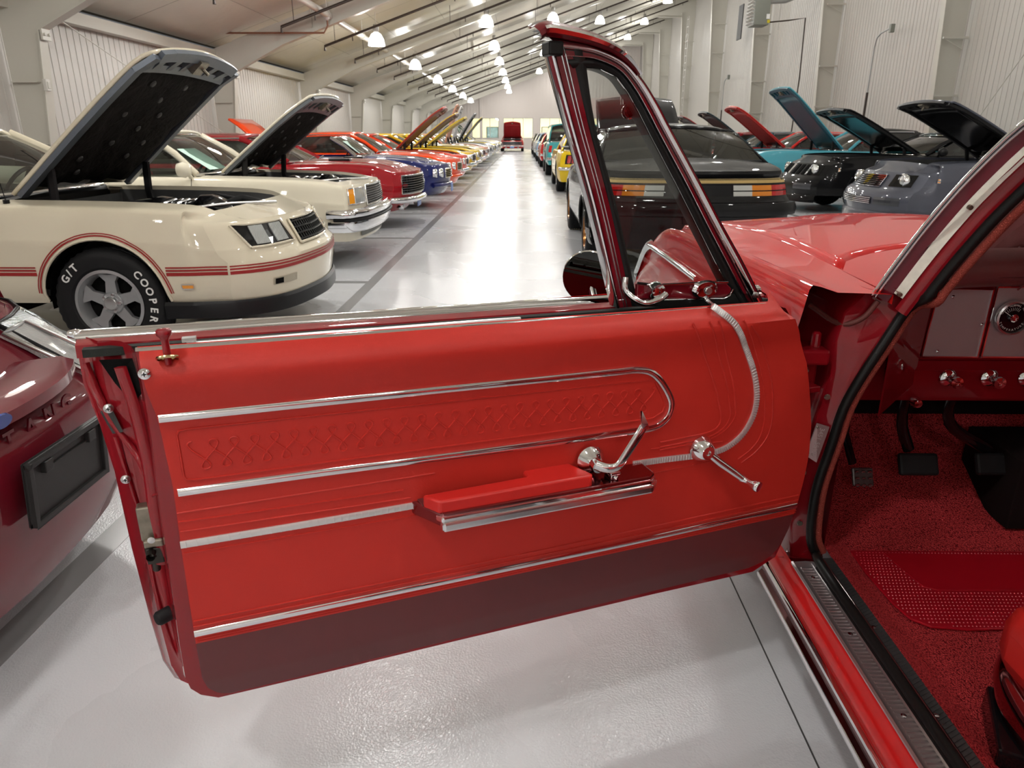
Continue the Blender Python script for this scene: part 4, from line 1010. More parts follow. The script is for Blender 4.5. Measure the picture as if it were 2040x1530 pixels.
build(MB().tube([(.40, 0, .78), (.2, 0, .88), (-.1, 0, .80)], [.08, .14, .08], 12), 'fuel_tank', BLACKG, r, smooth=60); build(MB().tube([(-.1, 0, .74), (-.45, 0, .76), (-.75, 0, .86)], [.09, .13, .08], 12), 'saddle', LEATHBLK, r, smooth=60)
build(MB().box((0, 0, .45), (.42, .26, .36)), 'engine', CHROME2, r, bevel=.03); build(MB().lathe([(0, .08), (.09, .05), (.1, 0), (0, -.05)], 16, Matrix.Translation((.58, 0, .92)) @ Matrix.Rotation(pi/2, 4, 'Y')), 'headlamp', CHROME, r, smooth=60)

# --- line of cars right of the aisle (tails towards the camera)
BLK = PR('black', (0.006, 0.006, 0.007)); GOLD = mat('gold_stripe', (0.60, 0.43, 0.17), 0.4, 0.3)
d = dict(L=5.0, W=1.92, xf=1.33, xr=-1.42, R=.34, aR=.39, z0=.27, z0t=[(-2.5, .47), (-2.1, .40), (-1.9, .30), (0, .24), (2.5, .22)], vee=.2, rc=.25, vr=.10, rcr=.16, paint=BLK, strip=.66, wheel='bronze',
         top=[(-2.5, .925), (-2.3, .955), (-1.95, 1.0), (-1.6, 1.03), (-1.0, 1.02), (0, .97), (.8, .95), (1.5, .90), (2.2, .84), (2.5, .76)], tprof=[(.2, -.12), (.47, -.07), (.52, 0), (.72, .02), (.76, -.04), (.90, -.05), (.95, -.02)],
         hood=(.75, 2.25), gh=dict(x=(.75, .0, -1.0, -1.72), zb=.98, zr=1.40, zr2=1.38, yr=.68, cf=.35), open=radians(38), frame=BLACKP)
B, ca = make_car(d, (1.60, 9.12, 0), pi/2, 'black coupe with gold tail stripe and bronze wheels seen from behind', GA)
# tail lamps: three coloured sections in two rows
for sg in (1, -1):
    for a, b_, m_, nm in ((.78, .985, REDLENS, 'tail_lamp'), (.56, .78, mat('orange_lens', (.70, .22, .01), .15, coat=1), 'turn_lamp'), (.36, .56, CLEARLENS, 'reverse_lamp')):
        for z0, z1 in ((.765, .805), (.815, .86)):
            build(B.patch('t', sg*a, sg*b_, z0, z1, .008, n=4), nm, m_, ca, solid=.01)
build(B.patch('t', -.34, .34, .765, .86, .006, n=6), 'tail_panel', BLACKP, ca)
nosestripe(B, ca, .892, .028, GOLD, 'gold_stripe', 't', t0=-.99, t1=.99)
nosestripe(B, ca, .915, .006, GOLD, 'gold_stripe', 't', t0=-.99, t1=.99)
for sg in (1, -1):
    sidestripe(B, ca, -2.45, -1.2, .89, .028, sg, GOLD, 'gold_stripe')
rows = []
for k in range(15):
    t = -1+2*k/14; p = B.topp(-2.36, t*.97, 0); q = B.topp(-2.48, t*.97, 0)
    rows.append([p+Vector((.10, 0, 0)), p+Vector((.02, 0, .035)), q+Vector((-.02, 0, .055)), q+Vector((-.03, 0, .03)), q+Vector((0, 0, -.01))])
build(MB().grid(rows), 'spoiler', BLK, ca, smooth=50)
build(B.bar('t', .66, .06, .03, .02, tm=.99, prof=[(.05, -.02), (.05, .05), (.0, .07), (-.06, .06), (-.08, -.02)]), 'rear_bumper', BLK, ca, smooth=50)
build(MB().box(B.tail(0, .60, .04), (.02, .30, .15)), 'plate_recess', BLACKP, ca)
for y in (-.30, .30): build(MB().tube([(-2.25, y, .36), (-2.52, y, .36)], .03, 12), 'exhaust_tip', CHROME, ca, smooth=50)
for sg in (1, -1):
    n = 26; ar = [B.side(B.xr+B.aR*cos(pi*k/n), B.wz+B.aR*sin(pi*k/n), sg, .01) for k in range(n+1)]
    build(MB().tube(ar, .018, 6), 'arch_lip', BLK, ca, smooth=60)
    build(MB().grid([[B.side(x, z, sg, .004+(.02 if z > .35 else .03)) for z in (.26, .33, .42)] for x in (-2.2, -1.9, -1.84)]), 'spat', BLK, ca, smooth=60)
st = MB().grid([[B.topp(x, t, .012) for t in (-.14, .02)] for x in (1.0, 1.4, 1.8, 2.1)]); M = Matrix.Translation((.77, 0, .95)) @ Matrix.Rotation(-radians(38), 4, 'Y') @ Matrix.Translation((-.77, 0, -.95)); M = Matrix.Translation((.02, 0, .065)) @ M
s2 = MB(); s2.add(st.v, st.f, M); build(s2, 'hood_stripe', GOLD, ca)
YEL = PR('yellow_race', (0.85, 0.60, 0.015))
d = dict(L=4.7, W=1.84, xf=1.35, xr=-1.35, R=.34, z0=.26, vee=.1, rc=.12, vr=.03, rcr=.08, paint=YEL, strip=.82, door=(.5, -.7),
         top=[(-2.35, .93), (-1.9, .93), (-1.2, .95), (0, .93), (1.4, .92), (2.35, .80)], tprof=[(.2, -.2), (.40, -.05), (.45, 0), (.9, .06)],
         hood=(.6, 2.25), gh=dict(x=(.6, .05, -1.15, -1.95), zb=.94, zr=1.34, zr2=1.32, cf=.5))
B, r = make_car(d, (1.70, 19.0, 0), pi/2, 'yellow fastback with black rear louvers and black tail panel, ahead of the black coupe', GA)
build(B.patch('t', -.88, .88, .66, .86, .006, n=8), 'tail_panel', BLACKP, r)
for sg in (1, -1):
    for k in range(3): build(B.patch('t', sg*(.5+.12*k), sg*(.59+.12*k), .68, .84, .014, n=2), 'tail_lamp', REDLENS, r, solid=.01)
build(B.bar('t', .56, .04, .04, .04, wrap=.2), 'rear_bumper', CHROME, r, smooth=60)
build(MB().sweep([(-2.30, y, 1.03) for y in (-.85, -.4, 0, .4, .85)], [(.01, -.09), (.015, .09), (-.01, .09), (-.005, -.09)], (0, 0, 1)).box((-2.28, .5, .97), (.10, .03, .10)).box((-2.28, -.5, .97), (.10, .03, .10)), 'rear_wing', mat('grey_wing', (.25, .26, .27), .4), r)
for k in range(7): build(MB().box((lerp(-1.25, -1.85, k/6), 0, lerp(1.30, 1.0, k/6)), (.13, 1.15, .012), rot=Matrix.Rotation(-.05, 3, 'Y')), 'rear_louver', BLACKP, r)
van = dict(L=4.6, W=1.86, xf=1.25, xr=-1.25, R=.38, z0=.36, vee=.05, rc=.08, vr=.02, rcr=.08, strip=.84, crown=.03, top=[(-2.3, 1.05), (0, 1.06), (2.3, 1.0)], hood=(.9, 2.2), gh=dict(x=(.9, .55, -2.0, -2.12), zb=1.08, zr=1.62, zr2=1.62, yr=.74, cf=.3))
vv = dict(van); vv['paint'] = PR('teal', (0.06, 0.36, 0.38)); B, r = make_car(vv, (1.66, 26.0, 0), pi/2, 'tall teal wagon with high roof, ahead of the yellow fastback', GA, name='wagon')
for sg in (1, -1): build(B.patch('t', sg*.86, sg*.97, .75, .95, .01, n=2), 'tail_lamp', REDLENS, r, solid=.01)
build(B.bar('t', .55, .05, .04, .05, wrap=.12), 'rear_bumper', CHROME, r, smooth=60)
for i, (y, c, lab) in enumerate([(32.5, (.55, .01, .012), 'red car third ahead of the black coupe in the aisle line'), (39, (.25, .42, .62), 'light blue car fourth ahead of the black coupe in the aisle line'), (45.5, (.6, .6, .62), 'silver car fifth ahead of the black coupe in the aisle line'), (52, (.02, .02, .02), 'black car last of the aisle line')]):
    dd = dict(L=4.8, W=1.86, xf=1.4, xr=-1.35, R=.34, z0=.27, vee=.1, rc=.12, low=True, paint=PR('aisle_%d' % i, c), top=[(-2.4, .92), (0, .93), (1.5, .90), (2.4, .8)], hood=(.7, 2.3), gh=dict(x=(.7, .1, -1.1, -1.7), zb=.95, zr=1.38))
    B, r = make_car(dd, (1.60-.03*i, y, 0), pi/2, lab, GA)
    for sg in (1, -1): build(B.patch('t', sg*.6, sg*.95, .68, .80, .01, n=2), 'tail_lamp', REDLENS, r, solid=.01)
    build(B.bar('t', .50, .05, .04, .05, wrap=.12), 'rear_bumper', CHROME, r, smooth=60)

# --- row along the right wall, noses to the left
GREY = PR('slate_grey', (0.080, 0.085, 0.110), .3)
d = dict(L=4.95, W=1.90, xf=1.34, xr=-1.40, R=.345, aR=.40, z0=.30, vee=.19, rc=.12, paint=GREY, strip=.80, gh=dict(x=(.55, -.1, -1.1, -1.75), zb=.95, zr=1.32), hood=(.42, 2.05),
         nprof=[(.2, -.10), (.30, .0), (.45, .03), (.56, 0), (.62, -.10), (.86, -.26)], top=[(-2.47, .88), (-1.2, .97), (0, .94), (1.3, .955), (1.9, .93), (2.3, .87), (2.47, .82)], open=radians(29), under=BLACKG, brace=BLACKP, engm=None)
def nosecoupe(d, loc, lab, gr=True):
    B, r = make_car(d, loc, pi, lab, GR)
    for sg in (1, -1):
        build(B.patch('n', sg*.55, sg*.90, .64, .79, .006, n=5), 'lamp_pocket', BLACKG, r); lampround(B, r, 'n', sg*.74, .715, .075)
        sidemark(B, r, 1.90, 2.06, .735, .752, sg); sidemark(B, r, 1.90, 2.06, .705, .722, sg)
    if gr:
        grille(B, r, -.40, .40, .62, .78, nh=7, slat=CHROME, frame=d['paint']); grille(B, r, -.45, .45, .40, .49, nh=4, slat=CHROME)
    for sg in (1, -1): build(B.patch('n', sg*.50, sg*.92, .40, .50, .006, n=4), 'bumper_pad', mat('dark_grey_pad', (.04, .042, .05), .35, coat=.6), r)
    ch = MB().grid([[B.nose(t, .31, o)+Vector((0, 0, dz)) for t in [k/10 for k in range(-10, 11)]] for o, dz in ((.004, 0), (.03, -.03), (.03, -.13), (-.02, -.13))]); build(ch, 'chin_spoiler', d['paint'], r, smooth=40)
    for sg in (1, -1):
        n = 26; ar = [B.side(B.xf+B.aR*cos(pi*k/n), B.wz+B.aR*sin(pi*k/n), sg, .008) for k in range(n+1)]
        build(MB().tube(ar, .014, 6), 'arch_lip', d['paint'], r, smooth=60)
    side_mirror(B, r, d['paint'], 1, .25)
    return B, r
B, r = nosecoupe(d, (7.20, 10.42, 0), 'slate grey coupe with chrome slat grille and raised black lined hood, right row')
d2 = dict(d); d2['paint'] = BLK; B, r = nosecoupe(d2, (7.20, 13.45, 0), 'black coupe with raised hood between the slate grey coupe and the turquoise hardtop', False)
for t in (-.62, -.44, -.26, -.08, .10, .28, .46, .64):
    build(B.patch('n', t, t+.10, .64, .80, .012, n=2, slant=.04), 'nose_slot', CHROME if abs(t) < .1 else DARK, r, solid=.01)
TEAL = PR('turquoise', (0.10, 0.42, 0.52))
rx = 7.45
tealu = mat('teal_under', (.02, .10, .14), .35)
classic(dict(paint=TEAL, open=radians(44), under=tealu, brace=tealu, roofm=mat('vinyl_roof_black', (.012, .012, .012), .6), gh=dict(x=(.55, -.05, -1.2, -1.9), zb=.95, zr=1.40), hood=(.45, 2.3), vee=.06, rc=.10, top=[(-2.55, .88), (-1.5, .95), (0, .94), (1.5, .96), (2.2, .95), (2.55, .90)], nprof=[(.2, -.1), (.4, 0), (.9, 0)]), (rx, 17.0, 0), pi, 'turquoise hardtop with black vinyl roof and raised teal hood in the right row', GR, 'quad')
for i, (y, c, an, un, lab) in enumerate([(20.3, (.62, .02, .015), 38, (.35, .012, .01), 'bright red car with raised red hood beyond the turquoise hardtop'), (23.3, (.02, .06, .08), 36, (.012, .012, .012), 'dark teal car with raised black lined hood beyond the red one, right row'),
                                     (26.5, (.30, .01, .015), 34, (.03, .01, .01), 'dark red car with raised hood, fifth beyond the grey coupe'), (29.6, (.02, .02, .02), 0, None, 'black car with closed hood, sixth beyond the grey coupe'), (32.8, (.5, .5, .48), 0, None, 'pale car near the far end of the right row')]):
    u = mat('hood_under_r%d' % i, un, .4) if un else None
    classic(dict(paint=PR('row_right_%d' % i, c), open=radians(an), under=u, brace=u, hood=(.55, 2.3), top=[(-2.55, .85), (-1.5, .93), (0, .93), (1.5, .93), (2.2, .90), (2.55, .85)], gh=dict(x=(.6, .0, -1.2, -1.9), zb=.95, zr=1.36)), (rx, y, 0), pi, lab, GR, 'quad' if i % 2 else 'full')

# ------------------------------------------------------------------ the red car with its open door (foreground)
rc = empty('car', (1.47, 1.0, 0), 0, 'bright red coupe in the foreground with its driver door standing open', 'car')
CX = 1.47
def W(mb, name, m_, parent=None, **k): return build(mb, name, m_, parent or rc, world=True, **k)
def mir(p): return Vector((2*CX-p[0], p[1], p[2]))
# --- front fenders and hood, lofted over stations in Y
crease = [(1.43, 1.004), (1.93, .987), (2.4, .966), (2.93, .938), (3.15, .892), (3.33, .825), (3.50, .75), (3.68, .63)]
hoodc = [(1.5, 1.012), (1.8, 1.020), (2.2, 1.026), (2.6, 1.01), (3.1, .97), (3.45, .925), (3.56, .88)]
def wheelz(y):
    d_ = .37**2-(y-2.42)**2
    return max(.27, .31+sqrt(d_)) if d_ > 0 else .27
ys = [1.47+.07*k for k in range(31)]; ys = [y for y in ys if y < 3.62]+[3.64, 3.68]
for sg in (0, 1):
    rows = []
    for y in ys:
        zc_ = sinterp(crease, y); zb_ = min(wheelz(y), zc_-.05); yr_ = lambda z: y if y > 1.75 else max(y, 1.47 if z > .93 else 1.50 if z > .88 else 1.60 if z > .84 else 1.68)
        q = []
        for f, ins in ((0, .02), (.2, .004), (.5, -.012), (.72, -.02), (.80, -.016), (.84, -.004), (.93, -.006), (.985, .0), (1, .006)):
            z = max(.27+(zc_-.27)*f, zb_); q.append(Vector((.60+ins, yr_(z), z)))
        ztop = lambda x: lerp(zc_-.006, min(sinterp(hoodc, min(y, 3.56))-.03, zc_+.05), (x-.62)/.16)
        q += [Vector((.625, y, zc_-.004)), Vector((.66, y, ztop(.66)-.006)), Vector((.72, y, ztop(.72)-.002)), Vector((.777, y, ztop(.777))), Vector((.777, y, ztop(.777)-.02))]
        rows.append([mir(p) for p in q] if sg else q)
    W(MB().grid(rows), 'front_fender', REDB, smooth=50)
def hz(x, y):
    t = (x-CX)/(CX-.782); zc_ = sinterp(crease, min(y, 3.3)); z1 = sinterp(hoodc, y); zs = min(z1-.03, zc_+.05); a = min(1, abs(t))
    return lerp(z1, zs, a**2.2)+.014*max(0, 1-(a/.45)**2)**2*min(1, max(0, (y-1.80)/.5))
def hy(x): return 1.72+.26*(1-min(1, abs((x-CX)/(CX-.782)))**2.5)**.5
rows = []
for k in range(24):
    row = []
    for j in range(-14, 15):
        x = CX+j/14*(CX-.782); y = lerp(hy(x), 3.56, (k/23)); row.append(Vector((x, y, hz(x, y))))
    rows.append(row)
W(MB().grid(rows), 'hood', REDB, smooth=50, solid=.012)
rows = [[Vector((x, lerp(1.50+.34*(1-((x-CX)/(CX-.77))**2), hy(x)-.004, u), hz(x, hy(x))-.004*(1-u))) for x in [CX+j/14*(CX-.774) for j in range(-14, 15)]] for u in (0, .25, .5, .75, 1)]
W(MB().grid(rows), 'cowl_panel', REDB, smooth=60)
W(MB().tube([(CX+t*(CX-.82), 3.565, hz(CX+t*(CX-.82), 3.56)) for t in [k/10 for k in range(-10, 11)]], .012, 8), 'hood_lip_trim', CHROME, smooth=60)
rows = [[Vector((CX+t*(CX-.62), 3.60, z)) for t in (-1, -.5, 0, .5, 1)] for z in (.25, .5, .70)]; W(MB().grid(rows), 'front_panel', BLACKP)
W(MB().tube([(.583, 2.36, .842), (.581, 2.9, .832), (.584, 3.31, .815)], .011, 8), 'fender_trim', CHROME, smooth=60)
W(MB().tube(spline([(.588, 3.28, .826), (.584, 3.36, .800), (.584, 3.46, .748), (.586, 3.57, .675), (.590, 3.66, .62), (.595, 3.60, .60)], 5), .014, 8, flat=(.02, .012)), 'headlight_rim', CHROME, smooth=60)
for y in (2.42,): w_ = wheel(rc, -.78, y-1.0, .33, 1, 'spoke'); w_.rotation_euler = (0, 0, pi/2); w_.location = (.70-CX, y-1.0, .33)
w2 = wheel(rc, 0, 0, .33, 1, 'spoke'); w2.rotation_euler = (0, 0, -pi/2); w2.location = (2.24-CX, 1.42, .33)
for x in (.70, 2.24): 
    w3 = wheel(rc, 0, 0, .33, 1, 'spoke'); w3.rotation_euler = (0, 0, pi/2 if x < 1 else -pi/2); w3.location = (x-CX, -.40-1.0, .33)
W(MB().box((.80, 2.42, .60), (.30, .9, .02)).box((.95, 2.42, .45), (.02, .9, .4)).box((CX, 2.85, .30), (1.2, 1.4, .05)).box((CX, 2.14, .58), (1.36, .02, .66)), 'inner_fender', DARK)
# antenna base / washer nozzles and wipers
for x, y in ((1.08, 1.90), (1.66, 1.94)):
    W(MB().lathe([(.022, 0), (.020, .018), (.012, .030), (0, .032)], 16, Matrix.Translation((x, y, 1.010))).box((x+.012, y-.01, 1.040), (.05, .022, .02)).tube([(x+.03, y-.01, 1.040), (x+.30, y-.07, 1.050), (x+.46, y-.09, 1.055)], .006, 6), 'wiper', CHROME, smooth=50)
# --- sill
Ya, Yb = 1.50, -.20
def run(pts, name, m_, y0=Yb, y1=Ya, **k): return W(MB().grid([[Vector((x, y, z)) for x, z in pts] for y in [lerp(y0, y1, q/12) for q in range(13)]]), name, m_, **k)
run([(.70, .165), (.655, .17), (.632, .185), (.628, .198), (.632, .204)], 'rocker_trim_lower', CHROME, smooth=60, y1=1.62)
run([(.632, .204), (.640, .212), (.640, .245), (.630, .252)], 'rocker_trim_channel', mat('stainless_red_reflection', (.16, .07, .07), .12, 1.0), smooth=40, y1=1.62)  # dark red reflection painted into the channel's metal colour
run([(.630, .252), (.622, .256), (.622, .264), (.630, .268), (.640, .268)], 'rocker_trim_upper', CHROME, smooth=60, y1=1.62)
run([(.636, .266), (.630, .272), (.629, .290), (.634, .305), (.640, .312), (.6405, .318), (.6435, .322), (.6435, .330), (.648, .334)], 'rocker_panel', REDB, smooth=60, y1=1.56)
sp = run([(.6445, .3335), (.6440, .338), (.648, .3405), (.652, .3385), (.657, .3375), (.686, .3375), (.690, .3395)], 'sill_plate', mat('sill_aluminium', (.46, .42, .43), .30, .85), smooth=40, y1=1.46)
mb = MB(); y = .30
while y < 1.44: mb.box((.6715, y, .3385), (.026, .0045, .0022)); y += .0105
W(mb, 'plate_rib', mat('sill_aluminium', (.46, .42, .43), .30, .85), sp, kind='stuff')
for y in (1.395, 1.20, .985, .74): W(MB().lathe([(.0055, 0), (.0050, .002), (0, .003)], 12, Matrix.Translation((.6715, y, .3385))), 'screw', CHROME, sp, smooth=50)
run([(.690, .335), (.690, .343), (.697, .352), (.705, .353), (.711, .347), (.711, .335)], 'sill_seal', SEAL, smooth=60, y1=1.43)
run([(.711, .338), (.712, .345), (.717, .348), (.722, .345), (.724, .338)], 'sill_bead', mat('bead_dark_chrome', (.30, .24, .25), .22, 1.0), smooth=60, y1=1.46)
cs = run([(.724, .336), (.750, .3365), (.754, .330)], 'carpet_strip', mat('strip_dark_alu', (.10, .105, .11), .35, .7), y1=1.48)
mb = MB(); y = .30
while y < 1.46: mb.box((.737, y, .3375), (.026, .004, .002), rot=Matrix.Rotation(.5, 3, 'Z')); y += .0095
W(mb, 'strip_rib', mat('strip_dark_alu', (.10, .105, .11), .35, .7), cs, kind='stuff')
for y in (1.22, .985): W(MB().lathe([(.005, 0), (.0045, .002), (0, .003)], 12, Matrix.Translation((.728, y, .340))), 'screw', CHROME, cs, smooth=50)
# --- hinge pillar, jamb, seals
outer = [(.668, .30), (.664, .345), (.655, .40), (.655, .477), (.657, .545), (.668, .631), (.680, .718), (.692, .788), (.690, .86), (.70, .93), (.745, .985)]
seal = [(.735, .315), (.712, .345), (.694, .387), (.688, .477), (.692, .545), (.707, .631), (.720, .718), (.745, .788), (.783, .871), (.820, .949), (.836, .975)]
rows = []
for (xo, zo), (xs_, zs_) in zip(outer, seal): rows.append([Vector((xo, 1.85, zo)), Vector((xo, 1.56, zo)), Vector((xo+.001, 1.526, zo)), Vector((xo+.006, 1.518, zo)), Vector((lerp(xo, xs_, .5), 1.510, lerp(zo, zs_, .5))), Vector((xs_, 1.495, zs_)), Vector((xs_+.012, 1.52, zs_)), Vector((xs_+.02, 1.60, zs_))])
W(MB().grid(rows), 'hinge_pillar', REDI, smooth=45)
W(MB().grid([[Vector((.64, 1.50, .325)), Vector((.735, 1.50, .318))], [Vector((.632, 1.60, .26)), Vector((.73, 1.7, .25))]]), 'pillar_foot', REDI)
PO = [Vector(p) for p in ((.745, 1.498, .981), (.775, 1.462, 1.077), (.80, 1.430, 1.152), (.83, 1.395, 1.227), (.87, 1.336, 1.317), (.90, 1.24, 1.385))]
ev = Vector((.73, -.47, -.49)).normalized()
PO = spline(PO, 4)
def pstrip(a, b_, lift, name, m_, i0=0, th=.006, parent=None, bow=0.0, **k):
    rows = []
    for i in range(i0, len(PO)):
        p = PO[i]; t = (PO[min(i+1, len(PO)-1)]-PO[max(i-1, 0)]).normalized(); nrm = t.cross(ev).normalized()
        if nrm.y > 0: nrm = -nrm
        n_ = 5 if bow else 1; r_ = [p+ev*a-nrm*.02]
        for q in range(n_+1): u_ = q/n_; r_.append(p+ev*lerp(a, b_, u_)+nrm*(lift+bow*sin(pi*u_)))
        r_.append(p+ev*b_-nrm*.02); rows.append(r_)
    return W(MB().grid(rows), name, m_, parent, smooth=50, **k)
pstrip(.000, .0065, .010, 'drip_molding', CHROME, bow=.003); pstrip(.0065, .0085, .003, 'molding_groove', BLACKG); pstrip(.0085, .0135, .009, 'drip_molding_inner', CHROME, bow=.002)
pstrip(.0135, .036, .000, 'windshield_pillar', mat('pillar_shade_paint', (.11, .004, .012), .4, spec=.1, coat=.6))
dr_ = pstrip(.036, .056, .006, 'roof_rail_retainer', mat('zinc_strip', (.86, .84, .74), .45, .1, noise=(80, .15)), i0=1)
for i in (1, 10):
    p = PO[i]+ev*.045; W(MB().lathe([(.005, -.003), (.0045, .004), (0, .005)], 10, Matrix.Translation(p+Vector((-.003, -.010, .003))) @ Matrix.Rotation(radians(100), 4, 'X')), 'screw', STEEL, dr_, smooth=50)
pstrip(.056, .083, .001, 'pillar_inner_flange', REDI, bow=.004)
sealpath = [Vector((x, 1.487, z)) for x, z in seal[1:-1]]
up_ = [p+ev*.092 for p in PO[2:]]
sill_ = [Vector((.700, y, .352)) for y in (.6, 1.0, 1.25, 1.40)]
fp = sill_+[Vector((.703, 1.455, .352))]+sealpath+up_
fp = spline(fp, 3)
W(MB().tube(fp, .011, 10), 'door_seal', SEAL, smooth=60)
wl_ = [p+Vector((.020, .006, .0)) for p in sealpath]+[p+ev*.113 for p in PO[2:]]
W(MB().tube(spline(wl_, 3), .0085, 10), 'windlace', mat('woven_windlace', (.26, .035, .022), .7, bump=('vor', 500, .9, .002)), smooth=60)
wl2 = [p+Vector((.020, .006, .0)) for p in sealpath]
# hinge with its bolts
hg = W(MB().box((.640, 1.54, .835), (.075, .09, .035)).box((.640, 1.57, .79), (.07, .05, .09)), 'door_hinge', REDI, bevel=.006)
W(MB().box((.628, 1.505, .765), (.06, .05, .014), rot=Matrix.Rotation(.3, 3, 'Z')), 'hinge_leaf', REDI, hg, bevel=.002); W(MB().lathe([(.011, 0), (.010, .03), (.006, .034), (0, .034)], 12, Matrix.Translation((.655, 1.53, .853))), 'hinge_pin', REDI, hg)
W(MB().lathe([(.012, 0), (.010, .004), (0, .004)], 6, Matrix.Translation((.625, 1.50, .805)) @ Matrix.Rotation(pi/2, 4, 'X')), 'hinge_bolt', STEEL, hg)
W(MB().tube(spline([(.66, 1.60, .93), (.70, 1.53, .905), (.735, 1.50, .925), (.757, 1.49, .965)], 5), .006, 8), 'cowl_seal_lip', mat('lip_brown', (.12, .03, .025), .5), smooth=60)
# data plate
pn_ = [Vector((.673, 1.503, .679)), Vector((.699, 1.497, .673)), Vector((.681, 1.494, .585)), Vector((.658, 1.503, .598))]
dp = W(MB().add([p+Vector((0, -.004, 0)) for p in pn_]+[p for p in pn_], [(0, 1, 2, 3), (0, 1, 5, 4), (1, 2, 6, 5), (2, 3, 7, 6), (3, 0, 4, 7)]), 'data_plate', mat('plate_metal', (.36, .24, .24), .3, .8))
cc = sum(pn_, Vector())/4; ax = (pn_[2]-pn_[1]+pn_[3]-pn_[0]).normalized(); ay = (pn_[1]-pn_[0]); ay = (ay-ax*ay.dot(ax)).normalized(); az = ax.cross(ay)
if az.y > 0: ax, az = -ax, -az
W(text_mb('3451 55196', .015, Matrix.Translation(cc+Vector((0, -.0045, 0))) @ Matrix((ax, ay, az)).transposed().to_4x4(), .0006), 'stamped_digits', mat('digit_light', (.55, .45, .45), .3, .8), dp)
for k in (0, 3): W(MB().lathe([(.003, 0), (0, .002)], 8, Matrix.Translation(cc.lerp(pn_[k], .8)+Vector((0, -.005, 0))) @ Matrix.Rotation(pi/2, 4, 'X')), 'rivet', STEEL, dp)
for x, z in ((.662, .55), (.672, .415), (.69, .74)): W(MB().lathe([(.007, 0), (.006, .003), (0, .003)], 10, Matrix.Translation((x, 1.508, z)) @ Matrix.Rotation(pi/2, 4, 'X')), 'jamb_screw', STEEL)

# --- interior
CARPET = mat('red_loop_carpet', (0.42, 0.010, 0.014), 0.9, spec=.08)
def carpet_nodes():
    nt = CARPET.node_tree; b = nt.nodes['Principled BSDF']; tc = nt.nodes.new('ShaderNodeTexCoord')
    v = nt.nodes.new('ShaderNodeTexVoronoi'); v.inputs['Scale'].default_value = 290; v.inputs['Randomness'].default_value = .9; nt.links.new(tc.outputs['Object'], v.inputs['Vector'])
    cr = nt.nodes.new('ShaderNodeValToRGB'); cr.color_ramp.elements[0].color = (.95, .09, .10, 1); cr.color_ramp.elements[1].color = (.12, .002, .006, 1); cr.color_ramp.elements[1].position = .85
    nt.links.new(v.outputs['Distance'], cr.inputs[0]); nt.links.new(cr.outputs[0], b.inputs['Base Color'])
    bp = nt.nodes.new('ShaderNodeBump'); bp.inputs['Strength'].default_value = 1.0; bp.inputs['Distance'].default_value = .004; bp.invert = True
    nt.links.new(v.outputs['Distance'], bp.inputs['Height']); nt.links.new(bp.outputs[0], b.inputs['Normal'])
carpet_nodes()
prof_ = [(-.9, .27), (1.5, .275), (1.66, .285), (1.78, .31), (1.96, .42), (2.08, .60), (2.10, .9), (2.09, .940), (1.90, .945)]
rows = []
for y, z in prof_:
    rows.append([Vector((x, y, z+dz)) for x, dz in ((.752, .058 if z < .33 else .02), (.775, .045 if z < .33 else .01), (.81, .018), (.85, 0), (1.2, 0), (1.55, 0), (1.68, .10), (1.78, .16), (1.9, .16))])
W(MB().grid(rows), 'carpet', CARPET, smooth=60)
for x in (.745, 2.22): W(MB().grid([[Vector((x, y, z)) for z in (.30, .5, .75, .98)] for y in (1.52, 1.8, 2.1)]), 'kick_panel', REDI)
matm = mat('red_rubber_mat', (.34, .004, .012), .30, spec=.4)
mo = [(.852, 1.60), (.848, 1.50), (.855, 1.38), (.868, 1.325), (.90, 1.298), (.98, 1.290), (1.10, 1.296), (1.40, 1.292), (1.45, 1.35), (1.45, 1.60)]
fm = W(MB().prism(mo, .277, .283), 'floor_mat', matm, bevel=.002)
mi = [(.932, 1.585), (.945, 1.50), (.958, 1.44), (.985, 1.428), (1.38, 1.43), (1.38, 1.58)]
W(MB().prism(mi, .283, .2855), 'mat_heel_pad', matm, fm, bevel=.002)
mb = MB(); 
def inpoly(x, y, P):
    c = False
    for i in range(len(P)):
        (x1, y1), (x2, y2) = P[i], P[i-1]
        if (y1 > y) != (y2 > y) and x < (x2-x1)*(y-y1)/(y2-y1)+x1: c = not c
    return c
i = 0; y = 1.30
while y < 1.60:
    x = .856+(.0042 if i % 2 else 0)
    while x < 1.30:
        if inpoly(x-.006, y-.006, mo) and not inpoly(x, y, mi): mb.add([(x-.0021, y, .283), (x, y-.0023, .283), (x+.0021, y, .283), (x, y+.0023, .283), (x, y, .2852)], [(0, 1, 4), (1, 2, 4), (2, 3, 4), (3, 0, 4)])
        x += .0084
    y += .0120; i += 1
W(mb, 'mat_stud', mat('stud_red', (.50, .05, .07), .3, coat=.6), fm, kind='stuff')
